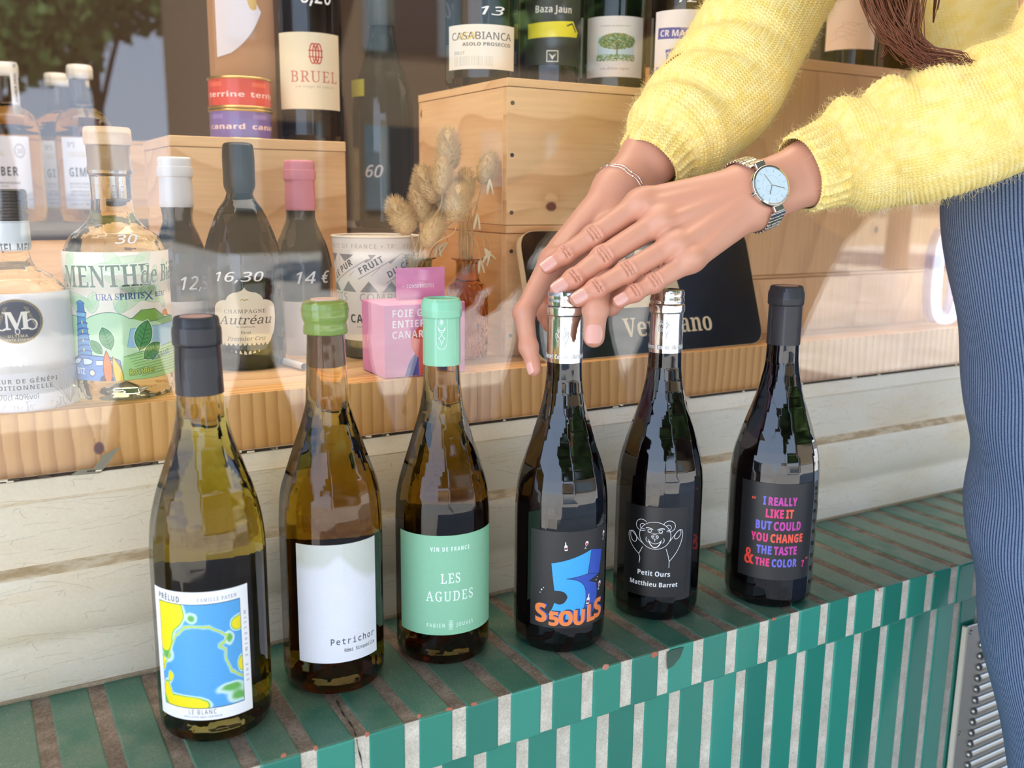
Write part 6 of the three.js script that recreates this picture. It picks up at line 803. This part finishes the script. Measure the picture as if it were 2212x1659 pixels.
// --- long brown hair falling forward
{
  const list = [], root = headC.clone(), lock = (pts, n, spread, r) => { for (let i = 0; i < n; i++) { const o = V(rr(-1, 1), rr(-1, 1), rr(-1, 1)).multiplyScalar(spread), n = pts.length - 1, cut = 0.55 + 0.5 * Math.sqrt(rnd()); list.push(taper(pts.slice(0, Math.max(4, Math.round(cut * pts.length))).map((q, k) => J(q).add(o.clone().multiplyScalar(1.25 * Math.pow(1 - k / n, 0.8) + 0.1 + 0.22 * (1 - k / n) * Math.sin(k * 1.7 + i)))), (t) => r * (1 - 0.6 * t) * rr(0.8, 1.2), 22, 5)); } };
  lock([[1960, -600, 1.02], [1900, -330, 0.93], [1905, -60, 0.855], [1925, 40, 0.835], [1962, 100, 0.815], [2010, 128, 0.80], [2062, 130, 0.79], [2100, 142, 0.785], [2120, 168, 0.785]], 80, 0.013, 0.0009);
  lock([[1990, -600, 1.02], [1940, -330, 0.93], [1950, -60, 0.86], [1962, 20, 0.835], [1955, 80, 0.82], [1975, 120, 0.808], [2010, 148, 0.80], [2050, 145, 0.796], [2080, 138, 0.795]], 80, 0.013, 0.0009);
  lock([[1950, -600, 1.02], [1880, -330, 0.93], [1890, -60, 0.86], [1905, 20, 0.84], [1930, 70, 0.825], [1960, 95, 0.815], [1985, 118, 0.81]], 70, 0.014, 0.0010);
  lock([[1930, -600, 1.02], [1930, -300, 0.93], [1945, -40, 0.865], [1940, 40, 0.85], [1920, 100, 0.84], [1905, 125, 0.838]], 30, 0.008, 0.0010);
  lock([[2030, -620, 1.03], [2035, -300, 0.95], [2028, -40, 0.89], [2020, 20, 0.88], [2016, 48, 0.876]], 16, 0.0035, 0.0011);
  const cap = new THREE.SphereGeometry(0.098, 32, 24); cap.scale(1, 1.04, 1); cap.translate(headC.x + 0.022, headC.y + 0.035, headC.z - 0.006); list.push(cap);
  part('hair', merge(list), phys({ color: 0x6e3c24, roughness: 0.42, sheen: 0.2, sheenColor: 0xb06a40 }), person).userData.label = 'loose brown hair falling forward';
}
// --- wristwatch
{
  const fp = J([1745, 372, 0.84]), wp = J([1618, 420, 0.819]), ax = fp.clone().sub(wp).normalize(), c0 = J([1627, 424, 0.8195]), camN = C.clone().sub(c0).normalize(), N = camN.addScaledVector(V(0, 1, 0), 0.1).addScaledVector(ax, 0).normalize(); N.addScaledVector(ax, -N.dot(ax)).normalize();
  const T = ax.clone().cross(N).normalize(), skin = (dir) => { let d = 0.006; for (let i = 0; i < 60; i++) { const q = c0.clone().addScaledVector(dir, d), v = HL.f(q.x, q.y, q.z); if (v > -1e-5) break; d += Math.max(0.0003, -v * 0.7); } return d; };
  const g = thing('wristwatch', 'silver wristwatch with pale blue dial on link bracelet', 'watch', c0), M4 = new THREE.Matrix4().makeBasis(T, N, ax.clone().negate()); g.quaternion.setFromRotationMatrix(M4);
  const steel = phys({ color: 0xcfcac4, metalness: 1, roughness: 0.16 }), R = 0.0182, y0 = skin(N) - 0.0004;
  part('case', lathe([[0, y0], [R * 0.86, y0], [R * 0.97, y0 + 0.0012], [R, y0 + 0.003], [R * 0.99, y0 + 0.005], [R * 0.95, y0 + 0.0064], [R * 0.87, y0 + 0.0068, 1], [R * 0.85, y0 + 0.0060]], 72), steel, g);
  const dial = part('dial', new THREE.CircleGeometry(R * 0.855, 64).rotateX(-Math.PI / 2).rotateY(0.45).translate(0, y0 + 0.0061, 0), phys({ roughness: 0.12, clearcoat: 1, clearcoatRoughness: 0.02, map: canvasTex(256, 256, (c, w, h) => { c.fillStyle = '#cfe2ea'; c.fillRect(0, 0, w, h); oval(c, 128, 128, 70, 70, '#a9c2cc', 2); for (let k = 0; k < 12; k++) { const a = k * Math.PI / 6; pen(c, [[128 + 96 * Math.cos(a), 128 + 96 * Math.sin(a)], [128 + 116 * Math.cos(a), 128 + 116 * Math.sin(a)]], '#7f98a4', 3); } oval(c, 128, 160, 22, 22, '#98b2be', 2); }) }), g); dial.userData.label = 'pale blue dial';
  for (const [a, l] of [[0.9, 0.0085], [-1.3, 0.0112], [2.6, 0.012]]) part('hand', move(box(0.0006, 0.0004, l, 0.0001), 0, y0 + 0.0066, l / 2).rotateY(a), steel, dial);
  part('crown', new THREE.CylinderGeometry(0.0016, 0.0016, 0.0028, 12).rotateX(Math.PI / 2).translate(0.0015, y0 + 0.0034, R + 0.0008), steel, g);
  const lg = box(0.0042, 0.0019, 0.0046, 0.0007, 2), lg2 = box(0.0042, 0.0022, 0.0058, 0.0007, 2), ringAt = (th) => { const d = T.clone().multiplyScalar(Math.sin(th)).addScaledVector(N, Math.cos(th)), r = skin(d) + 0.0014 + 0.0035 * Math.exp(-(((Math.abs(th) - 0.7) / 0.25) ** 2)); return [r * Math.sin(th), r * Math.cos(th)]; };
  for (const s of [-1, 1]) {
    part('lug', move(box(0.007, 0.0034, 0.010, 0.001, 2), s * (R + 0.0012), y0 + 0.0022, 0), steel, g);
    let th = 0.82, prev = null; for (let k = 0; k < 15; k++) { const [x, y] = ringAt(s * th), [x2, y2] = ringAt(s * (th + 0.02)), slope = Math.atan2(y2 - y, x2 - x); for (let q = -1; q <= 1; q++) { const m = part('link', q ? lg : lg2, steel, g); m.position.set(x, y, q * 0.0054 + (k % 2 ? 0.0001 : 0)); m.rotation.z = slope; } th += 0.0043 / Math.hypot(x, y); }
  }
}
// --- thin beaded bracelet on the other wrist
{
  const c0 = J([1341, 413, 0.871]), ax = J([1408, 332, 0.89]).sub(c0).normalize(), n1 = C.clone().sub(c0).normalize(); n1.addScaledVector(ax, -n1.dot(ax)).normalize(); const n2 = ax.clone().cross(n1), g = thing('bracelet', 'thin silver chain bracelet with tiny beads on the bare wrist', 'bracelet', c0), silver = phys({ color: 0xf2e6dc, metalness: 0.9, roughness: 0.2 });
  const skinR = (o, dir) => { let d = 0.006; for (let i = 0; i < 60; i++) { const q = o.clone().addScaledVector(dir, d), v = HR.f(q.x, q.y, q.z); if (v > -1e-5) break; d += Math.max(0.0003, -v * 0.7); } return d; };
  const ring = (off, tilt) => { const pts = []; for (let k = 0; k < 48; k++) { const a = k / 48 * 2 * Math.PI, dir = n1.clone().multiplyScalar(Math.cos(a)).addScaledVector(n2, Math.sin(a)), o = c0.clone().addScaledVector(ax, off + tilt * Math.cos(a)); pts.push(dir.multiplyScalar(skinR(o, dir) + 0.0008).addScaledVector(ax, off + tilt * Math.cos(a) + 0.0006 * Math.sin(a * 9))); } return pts; };
  [[0, 0.004], [0.0022, 0.0055]].forEach(([o, t], j) => { const pts = ring(o, t); part('chain', tube(pts, 0.00055, 120, 6, true), silver, g); for (let k = j * 2; k < 48; k += 5) part('bead', new THREE.SphereGeometry(0.0012, 10, 8), silver, g).position.copy(pts[k]); });
}
// ------------------------------------------------------------------ metal louvre vent let into the lower wall
{
  const a = onZ(2083, 1352, -0.004), x0 = a.x, y1 = a.y, w = 0.3, h = 0.42, t = thing('vent_grille', 'steel louvre vent plate set in the green tiles', 'vent', V(x0 + w / 2, y1 - h, -0.0065)), steel = phys({ color: 0xa9a49c, metalness: 0.9, roughness: 0.32 });
  part('plate', move(box(w, h, 0.003, 0.0012, 2), 0, h / 2, 0.0045), steel, t); part('edge', move(box(0.004, h, 0.006, 0.001), -w / 2, h / 2, 0.004), std(0xd8ccb4, 0.6), t);
  const lou = new THREE.CapsuleGeometry(0.0058, w - 0.055, 5, 10).rotateZ(Math.PI / 2).scale(1, 0.85, 0.8);
  for (let k = 0; k < 28; k++) part('louvre', lou, steel, t).position.set(0.004, h - 0.028 - k * 0.0135, 0.006);
  for (const y of [h - 0.008, h - 0.13]) part('screw', new THREE.CylinderGeometry(0.0028, 0.0028, 0.0014, 16).rotateX(Math.PI / 2), steel, t).position.set(-w / 2 + 0.009, y, 0.0065);
}
renderer.render(scene, camera);
